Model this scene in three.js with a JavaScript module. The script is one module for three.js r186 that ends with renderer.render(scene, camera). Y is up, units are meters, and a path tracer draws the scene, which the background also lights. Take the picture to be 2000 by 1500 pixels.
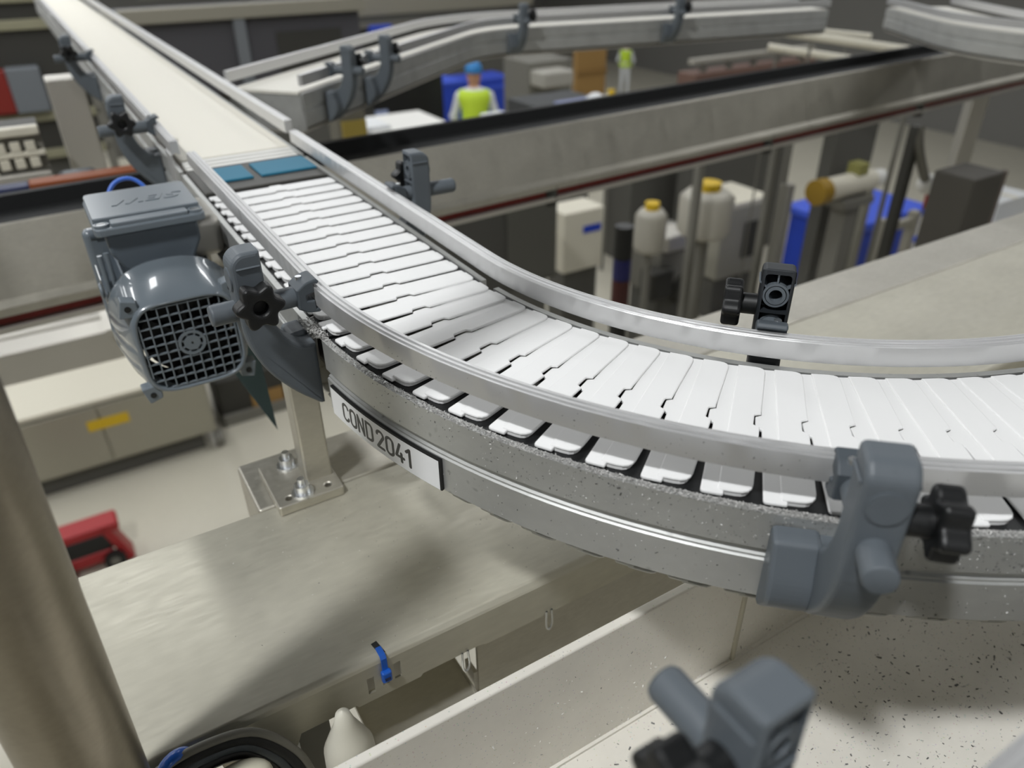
import * as THREE from 'three';
import { RoundedBoxGeometry } from 'three/addons/geometries/RoundedBoxGeometry.js';
import { mergeGeometries, toCreasedNormals, mergeVertices } from 'three/addons/utils/BufferGeometryUtils.js';
import { RectAreaLightUniformsLib } from 'three/addons/lights/RectAreaLightUniformsLib.js';
import { MarchingCubes } from 'three/addons/objects/MarchingCubes.js';
import { FontLoader } from 'three/addons/loaders/FontLoader.js';
import { Brush, Evaluator, SUBTRACTION } from 'three-bvh-csg';
import { TextGeometry } from 'three/addons/geometries/TextGeometry.js';

// ------------------------------------------------------------------ camera, light, exposure
// Axes: y = 0 is the running surface of the slat chain; the hall floor lies at FLOOR below it.
const FLOOR = -3.6, CEIL = 4.6, EYE = 0.30177;
const scene = new THREE.Scene();
scene.background = new THREE.Color(0x000000);
const renderer = new THREE.WebGLRenderer({ antialias: true });
renderer.toneMapping = THREE.LinearToneMapping;
renderer.toneMappingExposure = 0.64;
renderer.shadowMap.enabled = true;
const camera = new THREE.PerspectiveCamera(53.9587, 4 / 3, 0.01, 80);
const PITCH = 0.55076, ROLL = -0.01233, FPX = 1473.27;
const camF = new THREE.Vector3(0, -Math.sin(PITCH), -Math.cos(PITCH));
const camX0 = new THREE.Vector3(1, 0, 0), camU0 = new THREE.Vector3().crossVectors(camX0, camF);
const camX = camX0.clone().multiplyScalar(Math.cos(ROLL)).addScaledVector(camU0, Math.sin(ROLL));
const camU = camU0.clone().multiplyScalar(Math.cos(ROLL)).addScaledVector(camX0, -Math.sin(ROLL));
camera.position.set(0, EYE, 0);
camera.quaternion.setFromRotationMatrix(new THREE.Matrix4().makeBasis(camX, camU, camF.clone().negate()));
camera.focus = 0.60;
camera.userData.fStop = camera.getFocalLength() / 5.4;   // an opening 5.4 mm across
camera.updateMatrixWorld();

// Hall grid: d runs along the straight conveyor away from the camera, n across it to the right.
const RAD = Math.PI / 180;
const d = new THREE.Vector3(-Math.sin(31 * RAD), 0, -Math.cos(31 * RAD));
const n = new THREE.Vector3(Math.cos(31 * RAD), 0, -Math.sin(31 * RAD));
const UP = new THREE.Vector3(0, 1, 0);
const C = new THREE.Vector3(0.3220, 0, -0.9116);          // centre of the bend
const A0 = -59 * RAD, RB = 0.5, LB = RB * Math.PI / 2;
const E0 = new THREE.Vector3(C.x + RB * Math.sin(A0), 0, C.z + RB * Math.cos(A0));
const ST = (s, t, y = 0) => new THREE.Vector3().copy(E0).addScaledVector(d, s).addScaledVector(n, t).setY(y);

// Long strip lamps under the ceiling, in rows along d.
RectAreaLightUniformsLib.init();
const LAMP_COL = new THREE.Color(0.975, 0.99, 1.0);
// fixtures: [s, t, y, width along n, length along d, radiance]; the first, a compact high-bay lamp, is the one that casts the clear shadows
const lamps = [[-1.14, -2.42, 4.2, .40, .40, 700],
  ...[-3.2, 0, 3.2].map(t => [-4.6, t, 2.2, .16, 3, 24]),
  ...[4.6, 7.6].map(t => [-.6, t, 3.0, .30, 3.4, 20]),
  ...[-8, -5.2, -2.6, -.4, 1.8, 4.6, 7.4, 10.8].map(t => [10.4, t, 2.5, .32, 16, 11])];

// ------------------------------------------------------------------ small library
let seed = 7;
const rnd = () => { seed |= 0; seed = seed + 0x6D2B79F5 | 0; let t = Math.imul(seed ^ seed >>> 15, 1 | seed); t = t + Math.imul(t ^ t >>> 7, 61 | t) ^ t; return ((t ^ t >>> 14) >>> 0) / 4294967296; };
const rr = (a, b) => a + (b - a) * rnd();
const used = new Map();
const numbered = nm => { const k = used.get(nm) || 0; used.set(nm, k + 1); return k ? nm + '_' + String(k).padStart(3, '0') : nm; };
function thing(name, label, category, group) {
  const o = new THREE.Group(); o.name = numbered(name); o.userData = { label, category };
  if (group) o.userData.group = group;
  scene.add(o); return o;
}
function structure(o) { o.userData.kind = 'structure'; return o; }
function muv(g) {                                                            // uv in metres, by the way each face points
  if (g.userData.keepUV) return g; g.userData.keepUV = true; if (!g.attributes.normal) g.computeVertexNormals();
  const P = g.attributes.position, N = g.attributes.normal, u = new Float32Array(P.count * 2);
  for (let i = 0; i < P.count; i++) { const x = Math.abs(N.getX(i)), y = Math.abs(N.getY(i)), z = Math.abs(N.getZ(i)); if (y >= x && y >= z) { u[2 * i] = P.getX(i); u[2 * i + 1] = P.getZ(i); } else if (x > z) { u[2 * i] = P.getZ(i); u[2 * i + 1] = P.getY(i); } else { u[2 * i] = P.getX(i); u[2 * i + 1] = P.getY(i); } }
  g.setAttribute('uv', new THREE.BufferAttribute(u, 2)); return g;
}
function part(parent, name, geo, mat, label) {
  if (mat.map || mat.roughnessMap || mat.bumpMap) muv(geo);
  const m = new THREE.Mesh(geo, mat); m.name = name; m.castShadow = m.receiveShadow = true;
  if (label) m.userData.label = label;
  parent.add(m); return m;
}
function basis(o, p, X, Y, Z) { o.matrixAutoUpdate = true; o.position.copy(p); o.quaternion.setFromRotationMatrix(new THREE.Matrix4().makeBasis(X, Y, Z)); return o; }
function gridFrame(o, s, t, y) { return basis(o, ST(s, t, y), n, UP, d.clone().negate()); }   // local x = n, z = towards the camera
function rebase(o, p) { o.position.copy(p); o.children.forEach(c => c.position.sub(p)); return o; }
function noShare(o) { return o; }
// geometry helpers (all sizes in metres)
const box = (w, h, l, x = 0, y = 0, z = 0) => new THREE.BoxGeometry(w, h, l).translate(x, y, z);
const rbox = (w, h, l, r, x = 0, y = 0, z = 0, seg = 2) => new RoundedBoxGeometry(w, h, l, seg, r).translate(x, y, z);
const cyl = (r1, r2, h, x = 0, y = 0, z = 0, seg = 24) => new THREE.CylinderGeometry(r1, r2, h, seg).translate(x, y, z);
const cylX = (r, x0, x1, y = 0, z = 0, seg = 24) => new THREE.CylinderGeometry(r, r, x1 - x0, seg).rotateZ(Math.PI / 2).translate((x0 + x1) / 2, y, z);
const cylZ = (r, z0, z1, x = 0, y = 0, seg = 24) => new THREE.CylinderGeometry(r, r, z1 - z0, seg).rotateX(Math.PI / 2).translate(x, y, (z0 + z1) / 2);
const merge = a => mergeGeometries(a.map(g => { const q = g.index ? g.toNonIndexed() : g; for (const k of Object.keys(q.attributes)) if (!['position', 'normal', 'uv'].includes(k)) q.deleteAttribute(k); return q; }));
const shapeOf = pts => { const s = new THREE.Shape(); pts.forEach((p, i) => i ? s.lineTo(p[0], p[1]) : s.moveTo(p[0], p[1])); s.closePath(); return s; };
function ext(pts, depth, bevel = 0, seg = 2, holes = [], curve = 12) {     // outline in xy, extruded along z, centred
  const s = Array.isArray(pts) ? shapeOf(pts) : pts; for (const h of holes) s.holes.push(h);
  const g = new THREE.ExtrudeGeometry(s, { depth: depth - 2 * bevel, bevelEnabled: bevel > 0, bevelThickness: bevel, bevelSize: bevel, bevelOffset: -bevel, bevelSegments: seg, curveSegments: curve });
  return g.translate(0, 0, -depth / 2 + bevel);
}
const flat = g => g.rotateX(-Math.PI / 2);                                  // xy outline -> xz (z = -y)
const ringHole = (x, y, r) => { const p = new THREE.Path(); p.absarc(x, y, r, 0, Math.PI * 2, true); return p; };
const rectHole = (x0, y0, x1, y1) => { const p = new THREE.Path(); p.moveTo(x0, y0); p.lineTo(x0, y1); p.lineTo(x1, y1); p.lineTo(x1, y0); p.closePath(); return p; };
function rounded(pts, r) {                                                  // polygon with per-corner radii -> points
  const out = [], N = pts.length;
  for (let i = 0; i < N; i++) {
    const p = pts[i], a = pts[(i + N - 1) % N], b = pts[(i + 1) % N], q = p[2] ?? r;
    if (!q) { out.push([p[0], p[1]]); continue; }
    const u = [a[0] - p[0], a[1] - p[1]], v = [b[0] - p[0], b[1] - p[1]], lu = Math.hypot(...u), lv = Math.hypot(...v);
    const k = Math.min(q, lu * .49, lv * .49), P = [p[0] + u[0] / lu * k, p[1] + u[1] / lu * k], Q = [p[0] + v[0] / lv * k, p[1] + v[1] / lv * k];
    for (let j = 0; j <= 4; j++) { const w = j / 4; out.push([(1 - w) * (1 - w) * P[0] + 2 * w * (1 - w) * p[0] + w * w * Q[0], (1 - w) * (1 - w) * P[1] + 2 * w * (1 - w) * p[1] + w * w * Q[1]]); }
  }
  return out;
}
// Paths: functions of arc length giving a point, and the sideways direction (to the right of +sigma)
function F(s, t, y) {
  if (s >= 0) return ST(s, t, y);
  if (s >= -LB) { const a = A0 - s / RB, r = RB - t; return new THREE.Vector3(C.x + r * Math.sin(a), y, C.z + r * Math.cos(a)); }
  const a = A0 + LB / RB, r = RB - t, k = -s - LB;
  return new THREE.Vector3(C.x + r * Math.sin(a) + k * Math.cos(a), y, C.z + r * Math.cos(a) - k * Math.sin(a));
}
const sideDir = s => F(s, .1, 0).sub(F(s, 0, 0)).normalize();
// sweep of a closed profile [[t,y],...] along P(s,t,y)
function sweep(prof, s0, s1, step, P = F, crease = 0.6) {
  const N = Math.max(1, Math.ceil(Math.abs(s1 - s0) / step)), M = prof.length, pos = [], uv = [];
  const per = [0]; for (let i = 0; i < M; i++) { const a = prof[i], b = prof[(i + 1) % M]; per.push(per[i] + Math.hypot(a[0] - b[0], a[1] - b[1])); }
  const ring = k => { const s = s0 + (s1 - s0) * k / N; return { s, p: prof.map(q => P(s, q[0], q[1])) }; };
  let A = ring(0); const first = A;
  const tri = (a, b, c, ua, ub, uc) => { pos.push(a.x, a.y, a.z, b.x, b.y, b.z, c.x, c.y, c.z); uv.push(...ua, ...ub, ...uc); };
  for (let k = 1; k <= N; k++) {
    const B = ring(k);
    for (let i = 0; i < M; i++) {
      const j = (i + 1) % M, u0 = [A.s, per[i]], u1 = [A.s, per[i + 1]], u2 = [B.s, per[i + 1]], u3 = [B.s, per[i]];
      tri(A.p[i], A.p[j], B.p[j], u0, u1, u2); tri(A.p[i], B.p[j], B.p[i], u0, u2, u3);
    }
    A = B;
  }
  const faces = THREE.ShapeUtils.triangulateShape(prof.map(q => new THREE.Vector2(q[0], q[1])), []);
  for (const [R, flip] of [[first, 0], [A, 1]]) for (const f of faces) { const [a, b, c] = flip ? f : [f[0], f[2], f[1]]; tri(R.p[a], R.p[b], R.p[c], prof[a], prof[b], prof[c]); }
  const g = new THREE.BufferGeometry();
  g.setAttribute('position', new THREE.Float32BufferAttribute(pos, 3)); g.setAttribute('uv', new THREE.Float32BufferAttribute(uv, 2));
  // orient outwards: signed volume
  let v = 0; for (let i = 0; i < pos.length; i += 9) v += pos[i] * (pos[i + 4] * pos[i + 8] - pos[i + 5] * pos[i + 7]) - pos[i + 1] * (pos[i + 3] * pos[i + 8] - pos[i + 5] * pos[i + 6]) + pos[i + 2] * (pos[i + 3] * pos[i + 7] - pos[i + 4] * pos[i + 6]);
  if (v < 0) for (let i = 0; i < pos.length; i += 9) { for (let k = 0; k < 3; k++) { const q = g.attributes.position.array, w = q[i + 3 + k]; q[i + 3 + k] = q[i + 6 + k]; q[i + 6 + k] = w; } const u = g.attributes.uv.array, o = i / 9 * 6; for (let k = 0; k < 2; k++) { const w = u[o + 2 + k]; u[o + 2 + k] = u[o + 4 + k]; u[o + 4 + k] = w; } }
  g.computeVertexNormals();
  const q = toCreasedNormals(g, crease); q.userData.keepUV = true; return q;
}
const tube = (pts, r, seg = 40, rs = 8) => new THREE.TubeGeometry(new THREE.CatmullRomCurve3(pts), seg, r, rs);
function ray(px, py) { return new THREE.Vector3().copy(camF).addScaledVector(camX, (px - 1000) / FPX).addScaledVector(camU, -(py - 750) / FPX); }
function onY(px, py, y) { const r = ray(px, py); return r.multiplyScalar((y - EYE) / r.y).add(camera.position); }
function atDepth(px, py, z) { return ray(px, py).multiplyScalar(z).add(camera.position); }

// ------------------------------------------------------------------ materials
function tex(w, h, fn, srgb) {
  const a = new Uint8Array(w * h * 4);
  for (let y = 0; y < h; y++) for (let x = 0; x < w; x++) { const v = fn(x, y); const i = (y * w + x) * 4; if (v.length) { a[i] = v[0]; a[i + 1] = v[1]; a[i + 2] = v[2]; } else a[i] = a[i + 1] = a[i + 2] = v; a[i + 3] = 255; }
  const t = new THREE.DataTexture(a, w, h); t.wrapS = t.wrapT = THREE.RepeatWrapping; t.magFilter = THREE.LinearFilter; t.minFilter = THREE.LinearMipmapLinearFilter; t.generateMipmaps = true;
  if (srgb) t.colorSpace = THREE.SRGBColorSpace; t.needsUpdate = true; return t;
}
function latt(N) { const g = new Float32Array(N * N); for (let i = 0; i < N * N; i++) g[i] = rnd(); return (x, y) => { const xi = Math.floor(x), yi = Math.floor(y), fx = x - xi, fy = y - yi, s = q => q * q * (3 - 2 * q), at = (a, b) => g[((b % N + N) % N) * N + (a % N + N) % N]; const u = s(fx), v = s(fy); return (at(xi, yi) * (1 - u) + at(xi + 1, yi) * u) * (1 - v) + (at(xi, yi + 1) * (1 - u) + at(xi + 1, yi + 1) * u) * v; }; }
const L16 = latt(16), L64 = latt(64), L8 = latt(8);
const blotch = (x, y) => .5 * L8(x * 8, y * 8) + .3 * L16(x * 16, y * 16) + .2 * L64(x * 64, y * 64);
const cl = v => Math.max(0, Math.min(255, v));
const TX = {
  brushed: tex(256, 256, (x, y) => cl(205 + 60 * (L64(x / 4, y / 1.01) - .5) + 50 * (blotch(x / 256, y / 256) - .5))),
  satin: tex(256, 256, (x, y) => cl(215 + 50 * (blotch(x / 256, y / 256) - .5) + 24 * (rnd() - .5))),
  grain: tex(256, 256, () => cl(128 + 110 * (rnd() - .5))),
  steelTint: tex(256, 256, (x, y) => { const v = 236 + 16 * (blotch(x / 256, y / 256) - .5) + 10 * (L64(x / 4, y / 1.01) - .5); return [cl(v), cl(v - 2), cl(v - 8)]; }, true),
  dirt: tex(512, 512, (x, y) => { let v = 236 + 26 * (blotch(x / 512, y / 512) - .5); const q = L64(x / 8, y / 8) * L64(x / 8 + 31.3, y / 8 + 7.7); if (q > .62) v -= 70 * (q - .62) / .38; return [cl(v), cl(v - 1), cl(v - 5)]; }, true),
  floorTint: tex(256, 256, (x, y) => { const v = 246 + 9 * (blotch(x / 256, y / 256) - .5) + 3 * (rnd() - .5); return [cl(v), cl(v - 1), cl(v - 3)]; }, true),
  speck: tex(512, 512, (x, y) => { const v = 243 + 14 * (blotch(x / 512, y / 512) - .5); return rnd() > .992 ? [cl(v - rr(20, 90)), cl(v - rr(20, 90)), cl(v - rr(25, 95))] : [cl(v), cl(v - 1), cl(v - 3)]; }, true),
};
const rep = (t, u, v = u) => { const c = t.clone(); c.repeat.set(u, v); c.needsUpdate = true; return c; };
const std = (color, rough = .5, metal = 0, o = {}) => new THREE.MeshStandardMaterial({ color, roughness: rough, metalness: metal, ...o });
const phy = (color, rough, metal, o) => new THREE.MeshPhysicalMaterial({ color, roughness: rough, metalness: metal, ...o });
const M = {
  alu: std(0xd0d2d3, .55, .62, { roughnessMap: rep(TX.satin, 6), map: rep(TX.dirt, 3) }),
  rail: std(0xd8d8d8, .5, .7, { roughnessMap: rep(TX.satin, 9) }),
  slat: phy(0xf0f0ef, .42, 0, { bumpMap: rep(TX.grain, 20), bumpScale: 0.00002, clearcoat: .15, clearcoatRoughness: .4 }),
  slatOld: phy(0xe9e8e0, .45, 0, { bumpMap: rep(TX.grain, 4), bumpScale: 0.00002, transmission: .12, thickness: 0 }),
  black: std(0x121314, .45), blackGloss: phy(0x0b0c0d, .28, 0, { clearcoat: .3 }), rubber: std(0x1b1c1d, .7),
  grey: std(0x5f666c, .5, 0, { bumpMap: rep(TX.grain, 30), bumpScale: 0.00004 }),
  greyDark: std(0x4b5258, .5),
  motor: phy(0x6e777e, .34, 0, { clearcoat: .35, clearcoatRoughness: .25 }),
  motorDark: std(0x5d666e, .42),
  steel: std(0xcfcdc6, .55, .8, { map: rep(TX.steelTint, 2), roughnessMap: rep(TX.brushed, 5, 2) }),
  steelSheet: std(0xd6d4c9, .62, .55, { map: rep(TX.steelTint, 1.4), roughnessMap: rep(TX.brushed, 1.2, 3) }),
  steelPlain: std(0xc9c6be, .5, .8),
  zinc: std(0xe2e4e6, .3, 1),
  bin: std(0xf0ede5, .55, 0, { map: rep(TX.speck, 3) }),
  white: std(0xe6e5e0, .5), cream: std(0xd8d3c2, .5), belt: std(0xe9e6dc, .55),
  teal: std(0x1f7391, .6), frameDark: std(0x4a4945, .55),
  tie: phy(0x1f5fc4, .3, 0, { clearcoat: .3 }),
  red: std(0xa02226, .45), darkRed: std(0x7c1d14, .5), orange: std(0x8a4416, .55), yellow: std(0xd6b21e, .5), hivis: std(0xc8e63c, .6), blue: std(0x2443b4, .5), skyblue: std(0x2f7fc0, .5),
  floor: std(0xcecabb, .42, 0, { map: rep(TX.floorTint, .35), roughnessMap: rep(TX.satin, .5) }),
  wall: std(0x757470, .8), wallDark: std(0x6f6c62, .8), ceiling: std(0x4c4c4a, .85),
  dark: std(0x35342f, .6), plinth: std(0x5a5954, .6), mid: std(0x77756d, .55), wood: std(0x9c7a46, .7), navy: std(0x1c2850, .5), skin: std(0xb98a70, .6), cloth: std(0xdfe1e2, .8), flake: std(0x8d8c88, .6), flakeDark: std(0x4a4844, .7), flakeWhite: std(0xf0efea, .5),
};

// ------------------------------------------------------------------ the hall
const HS0 = -7, HS1 = 24, HT0 = -12, HT1 = 16;
{
  const S = (name, geo, mat, s, t, y, label, cat) => { const o = thing(name, label, cat); structure(o); gridFrame(o, s, t, y); const m = part(o, 'surface', geo, mat); return o; };
  const cs = (HS0 + HS1) / 2, ct = (HT0 + HT1) / 2, ls = HS1 - HS0, lt = HT1 - HT0, H = CEIL - FLOOR;
  S('floor', box(lt, .2, ls), M.floor, cs, ct, FLOOR - .1, 'pale beige epoxy hall floor', 'floor');
  S('ceiling', box(lt, .2, ls), M.ceiling, cs, ct, CEIL + .1, 'grey ceiling of the factory hall', 'ceiling');
  S('wall_back', box(lt, H, .2), M.wall, HS1 + .1, ct, FLOOR + H / 2, 'beige far wall of the hall', 'wall');
  S('wall_front', box(lt, H, .2), M.wall, HS0 - .1, ct, FLOOR + H / 2, 'beige wall behind the photographer', 'wall');
  S('wall_left', box(.2, H, ls), M.wall, cs, HT0 - .1, FLOOR + H / 2, 'beige left wall of the hall', 'wall');
  S('wall_right', box(.2, H, ls), M.wall, cs, HT1 + .1, FLOOR + H / 2, 'beige right wall of the hall', 'wall');
}
lamps.forEach(([sl, t, y, L, w, I], i) => {
  const o = i ? thing('strip_lamp', 'long white strip lamp hanging in a row under the ceiling', 'lamp', 'strip lamps under the ceiling') : thing('high_bay_lamp', 'compact square high-bay lamp over the bend', 'lamp');
  gridFrame(o, sl, t, y);
  part(o, 'housing', rbox(L + .04, .07, w + .04, .02, 0, .042, 0), M.white);
  part(o, 'diffuser', box(L, .012, w, 0, 0, 0), std(0xffffff, .5, 0, { emissive: LAMP_COL, emissiveIntensity: 5 }));
  for (const z of [-w * .4, w * .4]) part(o, 'hanger', box(.01, CEIL - y - .07, .01, 0, (CEIL - y) / 2 + .035, z), M.mid);
  const l = new THREE.RectAreaLight(LAMP_COL, I, L, w);
  l.position.set(0, -.012, 0); l.rotation.x = -Math.PI / 2; l.castShadow = true; l.name = 'tube_light'; o.add(l);
});

// ------------------------------------------------------------------ curved conveyor: beam, chain, rails
const mm = a => a.map(p => [p[0] / 1000, p[1] / 1000]);
// outer side profile, t measured from the centre line (outer face at t = -92)
const sideProf = sgn => mm([[-86, -3], [-92, -3], [-92, -31.5], [-90, -32.5], [-88.5, -34], [-88.5, -37.5], [-90.5, -38.5], [-90.5, -40], [-92, -41], [-92, -71.5], [-91, -72.5], [-88, -72.5], [-88, -46], [-86, -44], [-86, -8]].map(([a, b]) => [sgn * a, b]));
{
  const o = thing('curved_conveyor_beam', 'curved aluminium conveyor beam with a slot along its side, carrying the white sign', 'conveyor beam');
  part(o, 'side_profile', sweep(sideProf(1), -0.035, -LB - .5, .012), M.alu, 'dusty aluminium outer side profile');
  part(o, 'side_profile', sweep(sideProf(-1), -0.035, -LB - .5, .012), M.alu);
  for (const t of [-58, 58]) part(o, 'slide_rail', sweep(mm([[t - 27.5, -4.9], [t + 27.5, -4.9], [t + 27.5, -10], [t - 27.5, -10]]), -0.035, -LB - .5, .02), M.black, 'black plastic slide rail under the slats');
  part(o, 'web_plate', sweep(mm([[-84, -40], [84, -40], [84, -44], [-84, -44]]), -0.035, -LB - .5, .02), M.steelPlain);
  rebase(o, F(-.2, 0, -.084));
}
{
  const o = thing('straight_conveyor_beam', 'straight aluminium conveyor beam beside the geared motor', 'conveyor beam');
  part(o, 'side_profile', sweep(sideProf(1), -.008, .55, .2), M.alu);
  part(o, 'side_profile', sweep(sideProf(-1), -.008, .55, .2), M.alu);
  for (const t of [-58, 58]) part(o, 'slide_rail', sweep(mm([[t - 27.5, -4.9], [t + 27.5, -4.9], [t + 27.5, -10], [t - 27.5, -10]]), -.03, .43, .2), M.black);
  part(o, 'web_plate', sweep(mm([[-84, -40], [84, -40], [84, -44], [-84, -44]]), -.03, .55, .2), M.steelPlain);
  rebase(o, F(.25, 0, -.084));
}
// slats: x = +sigma, z = +t (inner side)
function slatGeo() {
  const k = a => a.map(p => [p[0] / 1000, -p[1] / 1000, (p[2] || 0) / 1000]);
  const A = rounded(k([[0, -80.2, 11], [0, -4.5], [4.4, -2, 1], [4.4, 11, 1], [0, 13.5], [0, 81, 8], [21, 81], [21, -80.2, 2]]), 0);
  const B = rounded(k([[17, -83.6, 1.5], [31.4, -83.6, 3], [31.4, -5], [35.6, -2.6, 1], [35.6, 11.4, 1], [31.4, 14], [31.4, 81, 3], [17, 81]]), 0);
  const Cc = rounded(k([[2, -79.6, 9], [2, -40], [19, -40], [19, -79.6]]), 0);
  const a = flat(ext(A, .0022, .0009, 2)).translate(0, -.0011, 0), b = flat(ext(B, .0026, .0009, 2)).translate(0, -.0024, 0), c = flat(ext(Cc, .0034, .0004, 1)).translate(0, -.0033, 0);
  return merge([a, b, c]).translate(-.0163, 0, 0);
}
{
  const o = thing('slat_chain', 'white plastic slat chain running around the bend and up to the blue transfer', 'conveyor chain');
  const g = slatGeo(), sig = k => -.363855 - .032605 * k;
  const place = (m, s, y, flip) => {
    const X0 = F(s + .01, 0, 0).sub(F(s - .01, 0, 0)).normalize(), Z = new THREE.Vector3().crossVectors(X0, UP), X = X0.clone().applyAxisAngle(Z, flip ? 0 : -.026), U = new THREE.Vector3().crossVectors(Z, X);
    m.position.copy(F(s, 0, y)); m.quaternion.setFromRotationMatrix(new THREE.Matrix4().makeBasis(X, flip ? U.negate() : U, flip ? Z.negate() : Z));
  };
  for (let k = -24; k < 28; k++) place(part(o, numberedLocal('slat', k + 24), g, M.slat), (sig(k) + sig(k + 1)) / 2, 0, false);
  for (let k = -15; k < 24; k++) place(part(o, numberedLocal('return_slat', k + 15), g, M.slatOld, k === -15 ? 'translucent slat hanging under the beam' : undefined), (sig(k) + sig(k + 1)) / 2 + .011, -.0865, true);
  rebase(o, F(-.2, 0, -.0885));
}
function numberedLocal(nm, i) { return i ? nm + '_' + String(i).padStart(3, '0') : nm; }
// guide rails: ribbed top, flat faces
const railProf = (t0, t1, y0, y1) => {   // t0 = chain side, t1 = outer side, millimetres
  const w = t1 - t0, q = f => t0 + w * f, h = y1 - y0;
  return mm([[q(0), y0], [q(0), y1 - 1.6], [q(.06), y1 - .8], [q(.12), y1 - .8], [q(.16), y1 - .1], [q(.34), y1], [q(.40), y1 - 1.5], [q(.47), y1 - 1.5], [q(.53), y1], [q(.72), y1], [q(.78), y1 - 1.5], [q(.84), y1 - 1.5], [q(.88), y1 - .5], [q(1), y1 - .7], [q(1), y0 + .6], [q(.95), y0], [q(.75), y0], [q(.75), y0 + 2], [q(.25), y0 + 2], [q(.25), y0]]);
};
{
  const o = thing('curved_guide_rail', 'aluminium guide rail above the outer ends of the white slats', 'guide rail');
  part(o, 'rail_profile', sweep(railProf(-74, -86.3, 21.6, 39.6), .50, -LB - .5, .01), M.rail); rebase(o, F(-.2, -.08, .0216));
  const i = thing('curved_guide_rail', 'aluminium guide rail on the inside of the bend behind the slats', 'guide rail');
  part(i, 'rail_profile', sweep(railProf(90, 102.4, 4.4, 22.4), .62, -LB - .5, .01), M.rail); rebase(i, F(-.2, .095, .0044));
}

// ------------------------------------------------------------------ guide rail brackets
const BR = (() => {
  const k = 1e-3, P = a => a.map(p => [p[0] * k, p[1] * k, (p[2] || 0) * k]);
  const G = {};
  const side = rounded(P([[0, -13], [10, -13, 5], [24, -2, 10], [31, 14, 10], [33, 24], [33, 81, 1.5], [50, 81, 4], [58, 74, 5], [58, 6, 22], [46, -28, 26], [24, -56, 20], [4, -74, 6], [0, -74]]), 0);
  const ev = new Evaluator(); ev.attributes = ['position', 'normal', 'uv']; ev.useGroups = false;
  const solid = new Brush(ext(side, .026, .0035, 3)), cavity = new Brush(rbox(.024, .050, .0205, .003, .0425, .052, 0)); solid.updateMatrixWorld(); cavity.updateMatrixWorld();
  const shell = ev.evaluate(solid, cavity, SUBTRACTION).geometry; 
  G.body = merge([shell,
    ext(rounded(P([[0, -9, 2], [15, -10, 3], [25, -38, 8], [25, -52, 10], [5, -74, 4], [0, -74]]), 0), .028, .003, 2).translate(0, 0, .0245),
    box(.0215, .0018, .022, .0438, .044, 0)]);
  const tubeRing = (y, r0, r1, x0, x1) => { const s = new THREE.Shape(); s.absarc(0, 0, r1, 0, Math.PI * 2, false); s.holes.push(ringHole(0, 0, r0)); return new THREE.ExtrudeGeometry(s, { depth: x1 - x0, bevelEnabled: false, curveSegments: 20 }).rotateY(Math.PI / 2).translate(x0, y, 0); };
  G.hub = merge([tubeRing(.0585, .0085, .0103, .034, .056), tubeRing(.0585, .0052, .0078, .0335, .056)]);
  G.rodHub = tubeRing(.030, .0093, .0103, .036, .056);
  const ribs = []; for (const a of [90, 38, 142]) { const L = a === 90 ? .009 : .0075; ribs.push(new THREE.BoxGeometry(.019, L, .0014).translate(0, .0103 + L / 2, 0).rotateX((a - 90) * RAD * 1).translate(.0445, .0585, 0)); }
  G.ribs = merge(ribs);
  G.plug = merge([cylX(.0102, .056, .0588, .0580, 0, 40), cylX(.0094, .0585, .0592, .0580, 0, 40)]);
  G.plugRing = tubeRing(.0585, .0095, .0099, .0565, .0592);
  const rodP = [[0, .0], [.0090, .0], [.0090, .0765], [.0080, .0790], [0, .0790]].map(p => new THREE.Vector2(...p));
  G.rod = new THREE.LatheGeometry(rodP, 28).rotateZ(-Math.PI / 2).translate(0, .030, 0);
  const claw = rounded(P([[9, 39], [1, 44.5, 3], [-8.5, 46.2, 1.5], [-11.2, 43.2, 1.2], [-9.2, 41.2, .6], [-6.2, 42], [-5.6, 34.5, 1], [1, 32.5], [1, 28.5], [-5.6, 27], [-6, 19.8], [-9.4, 20.4, .6], [-11.2, 18.2, 1.2], [-8.5, 15.4, 1.5], [1, 16.6, 3], [9, 21.5]]), 0);
  G.claw = merge([ext(claw, .024, .0014, 2)]);
  G.clawScrew = cyl(.0028, .0028, .004, .0015, .0436, .004, 12);
  const kn = new THREE.Shape(); const NK = 6; for (let i = 0; i <= 120; i++) { const a = i / 120 * Math.PI * 2, r = .0172 + .0026 * Math.cos(NK * a); const x = r * Math.cos(a), y = r * Math.sin(a); i ? kn.lineTo(x, y) : kn.moveTo(x, y); }
  kn.holes.push(ringHole(0, 0, .0058));
  G.knob = merge([ext(kn, .015, .0028, 3).translate(0, 0, -.0325), cylZ(.0058, -.031, -.026, 0, 0, 18), cylZ(.0088, -.027, -.013, 0, 0, 24)]).translate(.046, .0440, 0);
  G.slide = merge([box(.016, .011, .0105, .0425, .031, 0), cylZ(.0016, -.012, .012, .046, .044, 8)]);
  return G;
})();
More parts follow.
